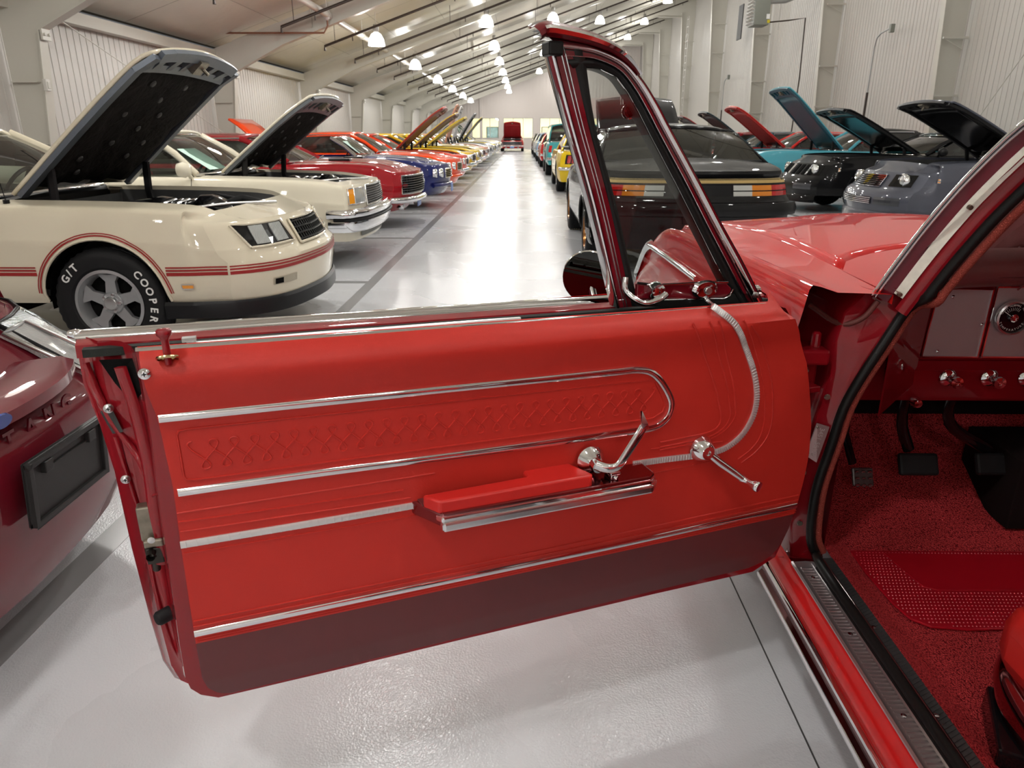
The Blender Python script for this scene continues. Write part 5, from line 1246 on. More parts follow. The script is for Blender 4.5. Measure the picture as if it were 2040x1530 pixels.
# seat cushion corner and frame
W(MB().box((1.125, .72, .455), (.55, .72, .16)), 'seat_cushion', VINYLD, bevel=.055, smooth=60)
W(MB().box((1.125, .30, .80), (.54, .14, .62), rot=Matrix.Rotation(-.2, 3, 'X')), 'seat_backrest', VINYLD, bevel=.05, smooth=60)
W(MB().sweep(spline([(.842, .40, .365), (.842, .80, .365), (.850, .96, .368), (.88, 1.05, .376), (.95, 1.095, .385), (1.15, 1.10, .39)], 5), [(-.038, .006), (-.034, -.010), (.0, -.018), (.030, -.010), (.036, .006)], (0, 0, 1)), 'seat_side_trim', mat('seat_chrome', (.40, .14, .16), .10, 1.0), smooth=60)
W(MB().box((.885, .975, .302), (.11, .17, .055), rot=Matrix.Rotation(-.45, 3, 'Z')).box((.90, .72, .295), (.04, .45, .04)), 'seat_track', BLACKG, bevel=.006)
W(MB().box((1.95, .74, .47), (.5, .62, .15)).box((1.95, .36, .80), (.50, .14, .62), rot=Matrix.Rotation(-.2, 3, 'X')), 'passenger_seat', VINYLD, bevel=.05, smooth=60)
# dashboard
DY = 1.72
PAD = mat('dash_pad_maroon', (.17, .045, .045), .38, bump=('vor', 700, .3, .001))
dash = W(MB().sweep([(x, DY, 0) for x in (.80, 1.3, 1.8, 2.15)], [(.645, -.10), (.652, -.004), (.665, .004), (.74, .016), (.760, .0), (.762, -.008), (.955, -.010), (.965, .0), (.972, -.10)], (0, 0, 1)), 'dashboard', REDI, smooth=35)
W(MB().tube([(.965, 1.655, 1.002), (.985, 1.655, 1.003), (1.02, 1.665, 1.004), (1.10, 1.68, 1.004), (1.4, 1.68, 1.01), (2.1, 1.68, 1.0)], .046, 14, flat=(.045, .06), up=(0, 0, 1)), 'dash_pad', PAD, smooth=60)
W(MB().box((CX, 1.99, .72), (1.40, .012, .42)).box((1.42, 1.80, .40), (.24, .24, .20)), 'footwell_shade_and_box', mat('footwell_shade_black', (.010, .006, .006), .9, spec=.1), bevel=.004)  # black sheet added as the footwell's shade; the box is the column linkage
def wy(x): return 1.50+.34*(1-((x-CX)/(CX-.765))**2)
W(MB().grid([[Vector((x, min(1.62, wy(x)-.06), .990)), Vector((x, min(1.70, wy(x)-.03), .998+.030*(x > 1.05))), Vector((x, wy(x)-.012, .985))] for x in [.775+k*.06 for k in range(24)]]), 'dash_top', PAD, smooth=60)
W(MB().tube([(1.165, 1.690, 1.050), (1.165, 1.640, 1.03), (1.165, 1.618, .995), (1.165, 1.66, .955)], .0025, 6), 'pad_seam', PAD, smooth=60)
TX = mat('textured_silver', (.46, .38, .39), .45, .4, bump=('noise', 260, .6, .001))
def plate_(x0, x1, xb0, xb1, z0, z1, name, par):
    P_ = [Vector((xb0, DY+.004, z0)), Vector((xb1, DY+.004, z0)), Vector((x1, DY+.004, z1)), Vector((x0, DY+.004, z1))]
    o = W(MB().add(P_, [(0, 1, 2, 3)]), name, TX, par, solid=.004); W(MB().tube(P_+[P_[0]], .0035, 6), 'bezel', CHROME, o, smooth=60); return o
pA = plate_(1.018, 1.150, 1.008, 1.148, .770, .942, 'dash_plate', dash); pB = plate_(1.160, 1.95, 1.158, 1.95, .770, .948, 'instrument_plate', dash)
for x, z in ((1.055, .925), (1.045, .785), (1.14, .855)): W(MB().lathe([(.004, 0), (0, .003)], 10, Matrix.Translation((x, DY, z)) @ Matrix.Rotation(pi/2, 4, 'X')), 'screw', CHROME, dash)
GM = Matrix.Translation((1.206, DY-.002, .874)) @ Matrix.Rotation(pi/2, 4, 'X')
gg = W(MB().lathe([(.042, 0), (.042, .012), (.038, .014), (.036, .004)], 32, GM), 'temperature_gauge', CHROME2, dash, smooth=50)
gg2 = W(MB().lathe([(.037, .004), (0, .0045)], 32, GM), 'gauge_face', BLACKG, smooth=50); W(MB().lathe([(.011, .004), (.010, .012), (0, .009)], 16, GM), 'gauge_hub', CHROME, smooth=30)
def arc_t(a0, st, r_): 
    def f(i, n): a = radians(a0-st*i); return GM @ Matrix.Translation((r_*cos(a), r_*sin(a), .006)) @ Matrix.Rotation(a-pi/2, 4, 'Z')
    return f
W(text_mb('COLD NORMAL HOT', .0075, Matrix(), .0003, each=arc_t(158, 9.2, .031)), 'gauge_lettering', WHITEP)
def arc_b(i, n): a = radians(205+12.5*i); return GM @ Matrix.Translation((.031*cos(a), .031*sin(a), .006)) @ Matrix.Rotation(a+pi/2, 4, 'Z')
W(text_mb('TEMPERATURE', .0075, Matrix(), .0003, each=arc_b), 'gauge_lettering', WHITEP)
mb = MB()
for k in range(9): a = radians(145-11*k); mb.tube([GM @ Vector((.018*cos(a), .018*sin(a), .006)), GM @ Vector((.026*cos(a), .026*sin(a), .006))], .0005, 4)
mb.tube([GM @ Vector((0, 0, .007)), GM @ Vector((-.024, .016, .007))], .0009, 4); W(mb, 'gauge_tick', WHITEP)
for i, x in enumerate((1.072, 1.176, 1.270)):
    K = Matrix.Translation((x, DY-.016, .722)) @ Matrix.Rotation(pi/2, 4, 'X')
    kb = W(MB().lathe([(.020, 0), (.022, .004), (.017, .010), (.009, .013), (.007, .034)], 24, K), 'dash_knob', CHROME, smooth=40)
    W(MB().lathe([(.007, .030), (.013, .032), (.0155, .040), (.0145, .046), (.006, .047), (0, .045)], 16, K), 'knob_cap', CHROME, kb, smooth=25)
W(MB().lathe([(.013, 0), (.014, .01), (.010, .022), (0, .024)], 18, Matrix.Translation((1.005, DY-.01, .655)) @ Matrix.Rotation(pi/2, 4, 'X')), 'vent_pull', CHROME, smooth=40)
W(MB().add([(.86, 1.60, .90), (.86, 1.60, .66), (.99, 1.712, .70), (1.00, 1.715, .95)], [(0, 1, 2, 3)]), 'dash_end', REDI, solid=.004)
# pedals
pk = W(MB().tube([(.885, 1.80, .68), (.872, 1.77, .54), (.905, 1.765, .45)], .009, 8, flat=(.011, .005)), 'parking_brake_arm', BLACKG, smooth=60)
q = W(MB().box((.930, 1.75, .418), (.056, .010, .050), rot=Matrix.Rotation(-.5, 3, 'X')), 'pedal_pad', mat('pedal_grey', (.10, .09, .09), .3, .5), pk, bevel=.004)
mb = MB()
for i in range(3):
    for j in range(3): mb.lathe([(.0055, 0), (.0055, .004), (.0035, .005)], 8, Matrix.Translation((.913+.017*i, 1.744+.008*(1-j)*-1, .402+.016*j)) @ Matrix.Rotation(pi/2+.5, 4, 'X'))
W(mb, 'pad_stud', CHROME2, pk, kind='stuff')
for (x0, z0, x1, z1, wd) in ((1.000, .70, 1.073, .465, .105), (1.125, .70, 1.287, .467, .12)):
    a_ = W(MB().tube(spline([(x0, 1.74, z0), (x0+.008, 1.75, .58), (x1-.02, 1.77, .49)], 5), .012, 8, flat=(.015, .007)), 'pedal_arm', BLACKG, smooth=60)
    W(MB().box((x1, 1.75, z1-.008), (wd, .018, .060), rot=Matrix.Rotation(-.5, 3, 'X')), 'pedal_pad', RUBBER, a_, bevel=.007)
# steering wheel, column
W(MB().tube([(1.46+.2*cos(k*pi/14), 1.22+.07*sin(k*pi/14), .93+.19*sin(k*pi/14)) for k in range(29)], .011, 8, cap=False).tube([(1.46, 1.24, .93), (1.46, 1.75, .76)], .025, 10).box((1.46, 1.22, .93), (.38, .02, .03)), 'steering_wheel', REDI, smooth=60)
# windshield, roof and rear body (they shade the cabin)
wsb = [Vector((CX+t*(CX-.765), 1.50+.34*(1-t*t), .985+.02*(1-t*t))) for t in [k/8 for k in range(-8, 9)]]
wst = [Vector((CX+t*(CX-.915), 1.22+.26*(1-t*t), 1.385+.03*(1-t*t))) for t in [k/8 for k in range(-8, 9)]]
W(MB().grid([[a.lerp(c, k/6) for a, c in zip(wsb, wst)] for k in range(7)]), 'windshield', VENTGLASS, smooth=60)
W(MB().tube([mir(p) for p in PO], .03, 8), 'windshield_pillar', REDI, smooth=60)
rows = []
for k in range(9):
    u = k/8; y = lerp(1.30, -.55, u); rows.append([Vector((CX+t*(CX-.90), y+.22*(1-t*t)*(1-u)-.15*(1-t*t)*u, 1.40+.05*(1-t*t)+.015*sin(pi*u)-.03*t**6-.10*u*u)) for t in [j/8 for j in range(-8, 9)]])
W(MB().grid(rows), 'roof', REDB, smooth=60, solid=.03)
for sg in (0, 1):
    rows = []
    for k in range(16):
        y = lerp(.20, -1.65, k/15); zt_ = lerp(.985, .90, k/15); d_ = .37**2-(y+.40)**2; zb_ = .31+sqrt(d_) if d_ > 0 else .26
        q_ = [Vector((.60+ins-.01, y, max(zb_, .26+(zt_-.26)*f))) for f, ins in ((0, .03), (.2, .01), (.5, 0), (.8, .0), (.95, .015), (1, .05))]+[Vector((.80, y, zt_+.02))]
        rows.append([mir(p) for p in q_] if sg else q_)
    W(MB().grid(rows), 'quarter_panel', REDB, smooth=50)
W(MB().grid([[Vector((CX+t*.70, y, z)) for t in (-1, -.5, 0, .5, 1)] for y, z in ((-.95, .99), (-1.3, .97), (-1.65, .92), (-1.68, .5), (-1.62, .28))]), 'trunk_lid', REDB, smooth=50)
W(MB().grid([[Vector((CX+t*.56, -.55-.12*(1-t*t), 1.31)) for t in (-1, -.5, 0, .5, 1)], [Vector((CX+t*.66, -.98, .99)) for t in (-1, -.5, 0, .5, 1)]]), 'rear_window', CARGLASSD, smooth=60)
W(MB().box((2.32, .85, .62), (.05, 1.3, .7)), 'passenger_door', REDI, bevel=.01)

# --- the open driver door: u runs from hinge to latch, v is height, w sticks out of the inner face
DA = Vector((.5882, 1.4286, 0)); DU = Vector((-.93290, -.36013, 0)); DN = Vector((-.36013, .93290, 0))*-1
if DN.y > 0: DN = -DN
def D(u, v, w_=0.0): return DA+DU*u+DN*w_+Vector((0, 0, v))
def Dm(u, v, w_=0.0):       # frame: x = along -u (to the right as seen from inside), y = up, z = out of the panel
    return Matrix.Translation(D(u, v, w_)) @ Matrix((-DU, Vector((0, 0, 1)), DN)).transposed().to_4x4()
ND = tuple(DN)
door = None
inner = [(1.236, 1.0), (1.235, .93), (1.236, .86), (1.240, .788), (1.244, .69), (1.247, .593), (1.251, .482), (1.252, .413), (1.247, .388), (1.233, .370), (1.206, .355), (1.0, .353), (.776, .353), (.32, .350), (.056, .345), (-.004, .372), (-.030, .44), (-.046, .51), (-.054, .63), (-.040, .755), (-.012, .848), (.025, .92), (.06, .968)]
hem = [(1.337, 1.0), (1.339, .92), (1.328, .845), (1.321, .76), (1.320, .69), (1.319, .611), (1.313, .46), (1.306, .36), (1.292, .315), (1.262, .288), (1.20, .276), (1.0, .276), (.776, .276), (.32, .276), (.05, .276), (-.02, .30), (-.05, .40), (-.06, .50), (-.064, .63), (-.055, .76), (-.03, .85), (.0, .93), (.03, .985)]
rows = []
for (a, b_), (c, e) in zip(inner, hem):
    rr = []
    rr.append(D(a-.040 if a > .6 else a, b_+(.025 if b_ < .39 else 0), .000)); rr.append(D(a, b_, .001)); rr.append(D(a+(.003 if a > .6 else 0), b_-(.002 if b_ < .37 else 0), -.008))
    for t, w_ in ((.10, -.035), (.28, -.070), (.45, -.082), (.62, -.084), (.80, -.112), (.94, -.126), (1, -.130), (1.0, -.138)):
        rr.append(D(lerp(a, c, t), lerp(b_, e, t), w_))
    rows.append(rr)
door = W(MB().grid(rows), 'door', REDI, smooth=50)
def DW(mb, name, m_, **k): return W(mb, name, m_, door, **k)
# outer skin with a soft bulge
rows = []
for f in [k/8 for k in range(9)]:
    row = []
    v = lerp(.276, .995, f); ul = interp([(.276, 1.20), (.30, 1.285), (.36, 1.306), (.5, 1.315), (.76, 1.321), (.85, 1.33), (.92, 1.339), (1, 1.337)], v); ur = interp([(.276, .05), (.32, -.03), (.5, -.06), (.63, -.064), (.85, -.03), (.98, .03)], v)
    for g_ in [k/10 for k in range(11)]: row.append(D(lerp(ul, ur, g_), v, -.139-.05*sin(pi*min(1, f*1.05))*min(1, 8*g_*(1-g_)+.0)))
    rows.append(row)
DW(MB().grid(rows), 'outer_skin', REDB, smooth=60)
# inner sheet behind the trim card
DW(MB().prism([(0, 0)]*0 or [(1.23, .365), (1.23, .99), (.10, .97), (.0, .85), (-.04, .63), (-.02, .42), (.03, .365)], -.004, -.010, Matrix((DU, Vector((0, 0, 1)), DN)).transposed().to_4x4() if False else Matrix(((DU.x, 0, DN.x, DA.x), (DU.y, 0, DN.y, DA.y), (0, 1, 0, 0), (0, 0, 0, 1)))), 'inner_sheet', REDI)
DUV = Matrix(((DU.x, 0, DN.x, DA.x), (DU.y, 0, DN.y, DA.y), (0, 1, 0, 0), (0, 0, 0, 1)))
# top ledge: belt molding, red ledge, window felt, slot
def Drun(u0, u1, prof, name, m_, n=12, v=lambda u: 0, **k):
    return DW(MB().grid([[D(lerp(u0, u1, i/n), vv+v(lerp(u0, u1, i/n)), w_) for vv, w_ in prof] for i in range(n+1)]), name, m_, **k)
vt = lambda u: lerp(-.020, .0, (u-.0)/1.3)      # the belt falls slightly towards the hinge
Drun(1.335, .03, [(.998, -.142), (1.004, -.140), (1.0085, -.132), (1.0085, -.124), (1.004, -.116), (.997, -.114)], 'belt_molding', CHROME, v=vt, smooth=60)
DW(MB().lathe([(.0, .012), (.008, .008), (.0085, 0), (.006, -.01)], 12, Matrix.Translation(D(1.335, 1.003, -.126)) @ Matrix.Rotation(pi/2, 4, 'Y')), 'molding_cap', CHROME, smooth=60)
Drun(1.330, .04, [(.997, -.116), (.999, -.104), (.994, -.086), (.975, -.082)], 'belt_ledge', REDI, v=vt, smooth=60)
Drun(1.318, .05, [(.980, -.086), (.992, -.082), (.992, -.066), (.980, -.064)], 'window_felt', mat('felt_black', (.012, .014, .012), .9, bump=('noise', 400, .6, .001)), v=vt)
Drun(1.226, .05, [(.955, -.064), (.955, -.020), (.985, -.012)], 'window_slot', DARK, v=vt)
Drun(1.236, .11, [(.990, -.012), (1.001, -.010), (1.005, -.005), (1.005, .0), (1.001, .004)], 'card_top_trim', CHROME, v=lambda u: lerp(-.022, .0, (u-.1)/1.13), smooth=60)
Drun(1.17, .62, [(.990, -.046), (1.0, -.040), (1.0, -.034), (.990, -.030)], 'slot_strip', CHROME2, v=vt)
DW(MB().box((0, 0, 0), (.020, .006, .014), Dm(1.165, 1.004, -.030)), 'felt_clip', CHROME2)
# corner details of the latch side
DW(MB().add([D(1.300, .972, -.075), D(1.245, .985, -.020), D(1.240, .93, -.020), D(1.262, .90, -.06), D(1.285, .93, -.08)], [(0, 1, 2, 3, 4)]), 'access_hole', DARK)
DW(MB().add([D(1.318, .880, -.100), D(1.296, .890, -.078), D(1.286, .850, -.074), D(1.305, .842, -.092)], [(0, 1, 2, 3)]), 'access_hole', mat('hole_dark_green', (.03, .03, .03), .7))
pth = spline([D(1.265, .970, -.030), D(1.257, .90, -.030), D(1.254, .80, -.032), D(1.259, .70, -.036), D(1.262, .62, -.040)], 6)
DW(MB().tube(pth, .007, 8, flat=(.010, .005)), 'inner_rim', REDI, smooth=60)
DW(MB().tube(spline([D(1.300, .84, -.084), D(1.292, .75, -.083), D(1.285, .66, -.084), D(1.286, .55, -.084), D(1.281, .46, -.082), D(1.270, .40, -.078), D(1.24, .345, -.075)], 6), .004, 6), 'pressed_bead', REDI, smooth=60)
DW(MB().tube(spline([D(1.325, .96, -.108), D(1.312, .90, -.098), D(1.300, .86, -.090), D(1.270, .80, -.07), D(1.25, .75, -.03)], 6), .006, 6), 'pressed_bead', REDI, smooth=60)
def screw(u, v, w_, r_, name='screw', m_=CHROME, washer=False):
    s = MB().lathe([(0, .004), (r_*.45, .0038), (r_*.6, .0025), (r_, .0005), (r_, -.002)], 20, Dm(u, v, w_)); o = DW(s, name, m_, smooth=40)
    DW(MB().box((0, 0, .0041), (r_*.75, r_*.16, .0008), Dm(u, v, w_)).box((0, 0, .0041), (r_*.16, r_*.75, .0008), Dm(u, v, w_)), 'screw_slot', DARK)
    return o
screw(1.225, .979-.004, .034, .0085); screw(.108, .957, .022, .0075)
screw(1.300, .892, -.074, .0075, m_=CHROME2); screw(1.297, .765, -.078, .0075, m_=CHROME2)
# latch
lt = DW(MB().box((0, 0, 0), (.028, .062, .022), Dm(1.270, .700, -.045)).box((.004, -.034, .004), (.030, .014, .028), Dm(1.270, .700, -.045)), 'door_latch', STEEL, bevel=.003)
DW(MB().tube([D(1.274, .655, -.050), D(1.272, .640, -.040), D(1.274, .628, -.050)], .011, 8).box((0, 0, 0), (.026, .030, .026), Dm(1.268, .640, -.046)).lathe([(.007, -.02), (.007, .02)], 10, Dm(1.272, .648, -.036)).tube([D(1.270, .628, -.046), D(1.272, .604, -.05)], .007, 8), 'latch_claw', mat('latch_dark', (.05, .045, .04), .4, .8), bevel=.002)
DW(MB().lathe([(.006, .004), (0, .005)], 10, Dm(1.268, .674, -.030)), 'latch_screw', CHROME2)
DW(MB().lathe([(.013, -.012), (.013, .010), (.010, .014), (0, .014)], 18, Dm(1.277, .503, -.062) @ Matrix.Rotation(-1.0, 4, 'Y')), 'rubber_bumper', RUBBER, smooth=40)

# trim card
UM = [(.360, 1.185), (.366, 1.205), (.385, 1.221), (.411, 1.227), (.488, 1.227), (.674, 1.223), (.778, 1.219), (.897, 1.223), (.95, 1.229), (1.01, 1.234)]
UL = [(.360, .07), (.368, .035), (.384, .010), (.41, -.008), (.446, -.024), (.509, -.037), (.57, -.045), (.633, -.048), (.70, -.042), (.755, -.030), (.80, -.018), (.848, -.004), (.918, .033), (.974, .074), (1.01, .105)]
WP = [(.36, .004), (.40, .010), (.50, .012), (.88, .014), (.905, .017), (.93, .026), (.955, .032), (.975, .030), (.990, .020), (1.0, .006), (1.006, -.004)]
def cw(v): return interp(WP, v)
def card(v0, v1, name, m_, add=0.0, n=26, nu=30, edge=True):
    rows = []
    for i in range(n+1):
        v = lerp(v0, v1, i/n); a, b_ = interp(UM, v), interp(UL, v); row = []
        if edge: row.append(D(a, v, -.006))
        for j in range(nu+1):
            t = j/nu; u = lerp(a-.002, b_+.002, t); vv = v
            if v > .96: vv = v-lerp(.0, .022, t)*(v-.90)/.11
            row.append(D(u, vv, cw(v)+add))
        if edge: row.append(D(b_, row and v, -.006))
        rows.append(row)
    return DW(MB().grid(rows), name, m_, smooth=60)
card(.485, 1.006, 'trim_card', VINYL, n=40)
card(.360, .486, 'kick_strip', MAROON, add=-.001)
def dpath(pts, w_=.014, n=6, sm=True):
    P = [Vector((u, v, 0)) for u, v in pts]; P = spline(P, n) if sm else P
    return [D(p.x, p.y, cw(p.y)+w_) for p in P]
def bead(pts, r_, name, m_, w_=.0, sm=True, n=6, flat=None): return DW(MB().tube(dpath(pts, w_, n, sm), r_, 6, flat=flat, up=ND if flat else None), name, m_, smooth=60)
half = lambda wd, ht: [(0, -wd/2), (ht*.7, -wd/2), (ht, -wd/4), (ht*1.05, 0), (ht, wd/4), (ht*.7, wd/2), (0, wd/2)]
def molding(pts, wd, ht, name, m_, w_=.0, sm=True, n=6):
    return DW(MB().sweep(dpath(pts, w_, n, sm), half(wd, ht), ND), name, m_, smooth=50)
# long chrome moldings
t1 = [(1.219, .899), (1.10, .8965), (1.0, .8945), (.80, .8905), (.60, .886), (.45, .883), (.405, .882), (.372, .872), (.345, .845), (.324, .808), (.326, .780), (.342, .764), (.369, .7565), (.45, .757), (.669, .761), (.942, .768), (1.10, .771), (1.211, .772)]
molding(t1, .0125, .006, 'chrome_molding', CHROME, n=5)
molding([(1.224, .508), (.869, .507), (.451, .505), (.2, .507), (-.030, .509)], .0125, .006, 'lower_chrome_molding', CHROME)
molding([(1.224, .520), (.451, .517), (-.034, .521)], .003, .002, 'molding_edge', VINYL)
# ribbed silver strip left of the arm rest, and the one sweeping up to the vent window
RIB = mat('ribbed_silver', (.74, .74, .74), .34, .7)
r1 = [(1.221, .679), (1.0, .677), (.837, .677)]
r2 = [(.400, .684), (.330, .682), (.245, .678), (.200, .680), (.168, .690), (.140, .712), (.122, .745), (.117, .780), (.124, .820), (.142, .865), (.170, .912), (.205, .955), (.235, .980), (.250, .992)]
for pts in (r1, r2):
    rb = molding(pts, .0125, .0035, 'ribbed_strip', RIB, n=8)
    P = dpath(pts, .0042, 14); mb = MB(); acc = 0
    for a, b_ in zip(P, P[1:]):
        ln = (b_-a).length; acc += ln
        if acc > .0036:
            acc = 0; t = (b_-a).normalized(); s_ = t.cross(Vector(ND)).normalized(); R_ = Matrix((t, s_, Vector(ND))).transposed(); mb.box((a+b_)/2, (.0014, .0105, .0014), rot=R_)
    DW(mb, 'strip_rib', RIB, kind='stuff')
# pressed lines of the vinyl
EMB = VINYL
def rrect(u0, u1, v0, v1, r_, k=5):
    o = []
    for cx, cy, a0 in ((u0+r_, v0+r_, pi), (u1-r_, v0+r_, 1.5*pi), (u1-r_, v1-r_, 0), (u0+r_, v1-r_, .5*pi)):
        for i in range(k+1): a = a0+(pi/2)*i/k; o.append((cx+r_*cos(a), cy+r_*sin(a)))
    return o+[o[0]]
bx = [(1.199, .868), (1.195, .8735), (1.185, .875), (.80, .866), (.375, .8575), (.362, .853), (.345, .822), (.336, .800), (.340, .787), (.362, .776), (.60, .779), (1.185, .7885), (1.196, .791), (1.199, .798), (1.199, .868)]
bead(bx, .0020, 'pressed_outline', EMB, sm=False)
pts = []; N = 27; pu = (1.180-.368)/N
for k in range(N*24+1):
    th = 2*pi*k/24; tt = k/(N*24); u = 1.180-tt*(1.180-.368)+.0125*sin(2*th)*.82; vc = lerp(.829, .8165, tt); v = vc+.0245*cos(th)
    pts.append((u, v))
DW(MB().tube([D(u, v, cw(v)+.0005) for u, v in pts], .0016, 5), 'loop_pattern', EMB, smooth=60)
for pts in ([(.318, .957), (.30, .93), (.285, .88), (.27, .81), (.262, .76), (.262, .752)], ):
    pass
for k, (a, wdt) in enumerate(((0, .0020), (.022, .0016), (.034, .0016))):
    bead([(.330-a*1.0, .962), (.292-a, .90), (.262-a, .82), (.236-a*1.0, .745+a*.2), (.222-a*.8, .728-a*.3), (.236-a*.2, .718-a*.55), (.30, .716-a*.6), (.36, .722-a*.8)] if False else
         [(.300-a*1.7, .966), (.262-a*1.5, .905), (.225-a*1.3, .830), (.205-a*1.1, .775), (.200-a, .752), (.206-a*.6, .736-a*.3), (.225, .7265-a*.5), (.27, .7235-a*.5), (.34, .7215-a*.5)], wdt, 'pressed_line', EMB)
for a in (0, .020): bead([(.185-a, .962-.6*a), (.140-a, .90), (.105-a, .82), (.092-a, .760), (.090-a, .72), (.098-a, .69), (.118-a*.8, .668-a*.3), (.145-a*.5, .652-a*.5)], .0016, 'pressed_line', EMB)
for v0, v1, u1 in ((.719, .710, .858), (.702, .693, .845), (.735, .733, .80), (.6615, .655, .800)): bead([(1.218, v0), (u1, v1)], .0018, 'pressed_line', EMB, sm=False)
for v0, v1 in ((.710, .700), (.655, .659)): bead([(.36, v0), (.19, v1)], .0012, 'pressed_line', EMB, sm=False)
bead([(1.222, .530), (.6, .528), (-.034, .533)], .0022, 'pressed_line', EMB, sm=False); bead([(1.222, .494), (-.034, .494)], .0012, 'stitch_line', EMB, sm=False); bead([(1.222, .489), (-.034, .489)], .0010, 'stitch_line', EMB, sm=False)
# arm rest: chrome tray with a red pad
AB = mat('armrest_bezel', (.34, .13, .14), .14, 1.0)
tray = [(.848, .010), (.800, .080), (.395, .080), (.372, .060), (.372, .010)]
mt = Matrix(((DU.x, DN.x, 0, DA.x), (DU.y, DN.y, 0, DA.y), (0, 0, 1, 0), (0, 0, 0, 1)))
def tray_v(u): return lerp(-.004, .004, (u-.37)/.48)
ar = DW(MB().prism([(.846, .012), (.806, .078), (.398, .078), (.380, .064), (.380, .012)], .660, .686, mt), 'arm_rest', AB, bevel=.004)
DW(MB().prism([(.810, .074), (.806, .088), (.396, .088), (.376, .070), (.376, .058), (.396, .074)], .655, .672, mt), 'chrome_rail', mat('rail_white_chrome', (.80, .80, .82), .16, 1.0), bevel=.004)
DW(MB().prism([(.815, .066), (.806, .083), (.398, .083), (.378, .066), (.398, .066)], .670, .681, mt), 'chrome_rail_upper', CHROME, bevel=.003)
pad = [(.830, .038), (.808, .072), (.520, .072), (.514, .066), (.538, .008), (.545, .004), (.632, .004), (.632, .034)]
DW(MB().prism(pad, .682, .708, mt), 'arm_rest_pad', VINYLD, bevel=.007, smooth=40)
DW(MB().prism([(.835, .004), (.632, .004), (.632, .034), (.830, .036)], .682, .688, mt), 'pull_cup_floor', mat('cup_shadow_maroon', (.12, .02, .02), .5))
DW(MB().box((0, 0, 0), (.014, .012, .03), Dm(.468, .692, .050)).box((0, .008, 0), (.022, .006, .04), Dm(.468, .692, .050)).tube([D(.478, .704, .045), D(.470, .694, .055), D(.462, .688, .066)], .006, 8), 'handle_link', CHROME, bevel=.002)
# inside door handle
h = DW(MB().lathe([(.026, 0), (.028, .006), (.022, .016), (.013, .024), (.012, .040), (0, .042)], 24, Dm(.500, .716, .022)), 'door_handle', CHROME, smooth=40)
HP = [(.508, .722, .062), (.490, .716, .070), (.474, .716, .074), (.463, .724, .076), (.446, .752, .078), (.430, .779, .080), (.421, .794, .080)]
hp = spline([D(*p) for p in HP], 5)
DW(MB().tube(hp, [.010]*6+[.009]*(len(hp)-6), 8, flat=(.0045, .0095), up=ND), 'handle_lever', CHROME, smooth=50)
DW(MB().grid([[D(.427, .792, .083), D(.412, .788, .082)], [D(.430, .802, .082), D(.415, .799, .081)], [D(.430, .824, .076), D(.425, .823, .074)]]), 'lever_tip', CHROME, solid=.003)
# window crank
DW(MB().lathe([(.026, 0), (.0275, .004), (.026, .008), (.018, .024), (.014, .028), (.006, .028), (.005, .024), (0, .024)], 28, Dm(.243, .694, .014)), 'window_crank', CHROME, smooth=35)
cp = [D(.236, .688, .034), D(.212, .668, .040), D(.182, .645, .050), D(.166, .632, .056)]
DW(MB().tube(cp, [.0075, .009, .008, .0065], 10, flat=None), 'crank_arm', CHROME, smooth=60)
kM = Matrix.Translation(D(.160, .628, .056)) @ (DN*.9+Vector((0, 0, -.12))-DU*.35).to_track_quat('Z', 'Y').to_matrix().to_4x4()
DW(MB().lathe([(.007, -.012), (.009, -.004), (.006, .004), (.006, .016), (.011, .024), (.0125, .032), (.011, .036), (0, .034)], 18, kM), 'crank_knob', CHROME, smooth=35)
# lock button with brass washer
lb = DW(MB().lathe([(.0145, 0), (.0165, .002), (.016, .004), (.009, .005), (.0085, .001)], 24, Matrix.Translation(D(1.192, .992, .030)) @ Matrix.Rotation(radians(25), 4, Vector(DU))), 'lock_ferrule', mat('brass_ring', (.60, .48, .25), .2, 1.0), smooth=50)
DW(MB().lathe([(.0050, -.01), (.0055, .026), (.0068, .030), (.0105, .034), (.0110, .040), (.0085, .043), (0, .044)], 20, Matrix.Translation(D(1.192, .994, .028)) @ Matrix.Rotation(radians(4), 4, Vector(DU))), 'lock_button', REDI, smooth=45)
# vent window: slanted post, curved front frame, glass, rails
WV = -.062
def V(u, v, dw=0): return D(u, v, WV+dw)
VM = mat('vent_frame_red_reflection', (.13, .004, .009), .3, spec=.1, coat=1.0)  # maroon is the red car's reflection in stainless, put into the colour
PL = [(.560, 1.440), (.5175, 1.314), (.4685, 1.178), (.409, .985)]; PR_ = [(.525, 1.440), (.4865, 1.314), (.4385, 1.178), (.380, .985)]; PK = [(.500, 1.440), (.4725, 1.314), (.424, 1.178), (.365, .985)]
def band(A_, B_, f0, f1, dw, name, m_, bulge=0.0, n=1, par=None, depth=.03):
    a = [Vector((p[0], p[1], 0)) for p in A_]; b_ = [Vector((p[0], p[1], 0)) for p in B_]
    a = spline(a, 5); b_ = spline(b_, 5); rows = []
    for p, q in zip(a, b_):
        r_ = []; e0 = p.lerp(q, f0); e1 = p.lerp(q, f1); r_.append(V(e0.x, e0.y, dw-depth))
        k = 4 if bulge else 1
        for i in range(k+1): x = e0.lerp(e1, i/k); r_.append(V(x.x, x.y, dw+bulge*sin(pi*i/k)))
        r_.append(V(e1.x, e1.y, dw-depth)); rows.append(r_)
    return DW(MB().grid(rows), name, m_, smooth=50)
band(PL, PR_, -.18, .02, .006, 'vent_post_edge', CHROME, .003); band(PL, PR_, .02, .10, .000, 'post_groove', BLACKG); band(PL, PR_, .10, .34, .004, 'vent_post', VM); band(PL, PR_, .34, .42, .006, 'post_bead', CHROME, .002)
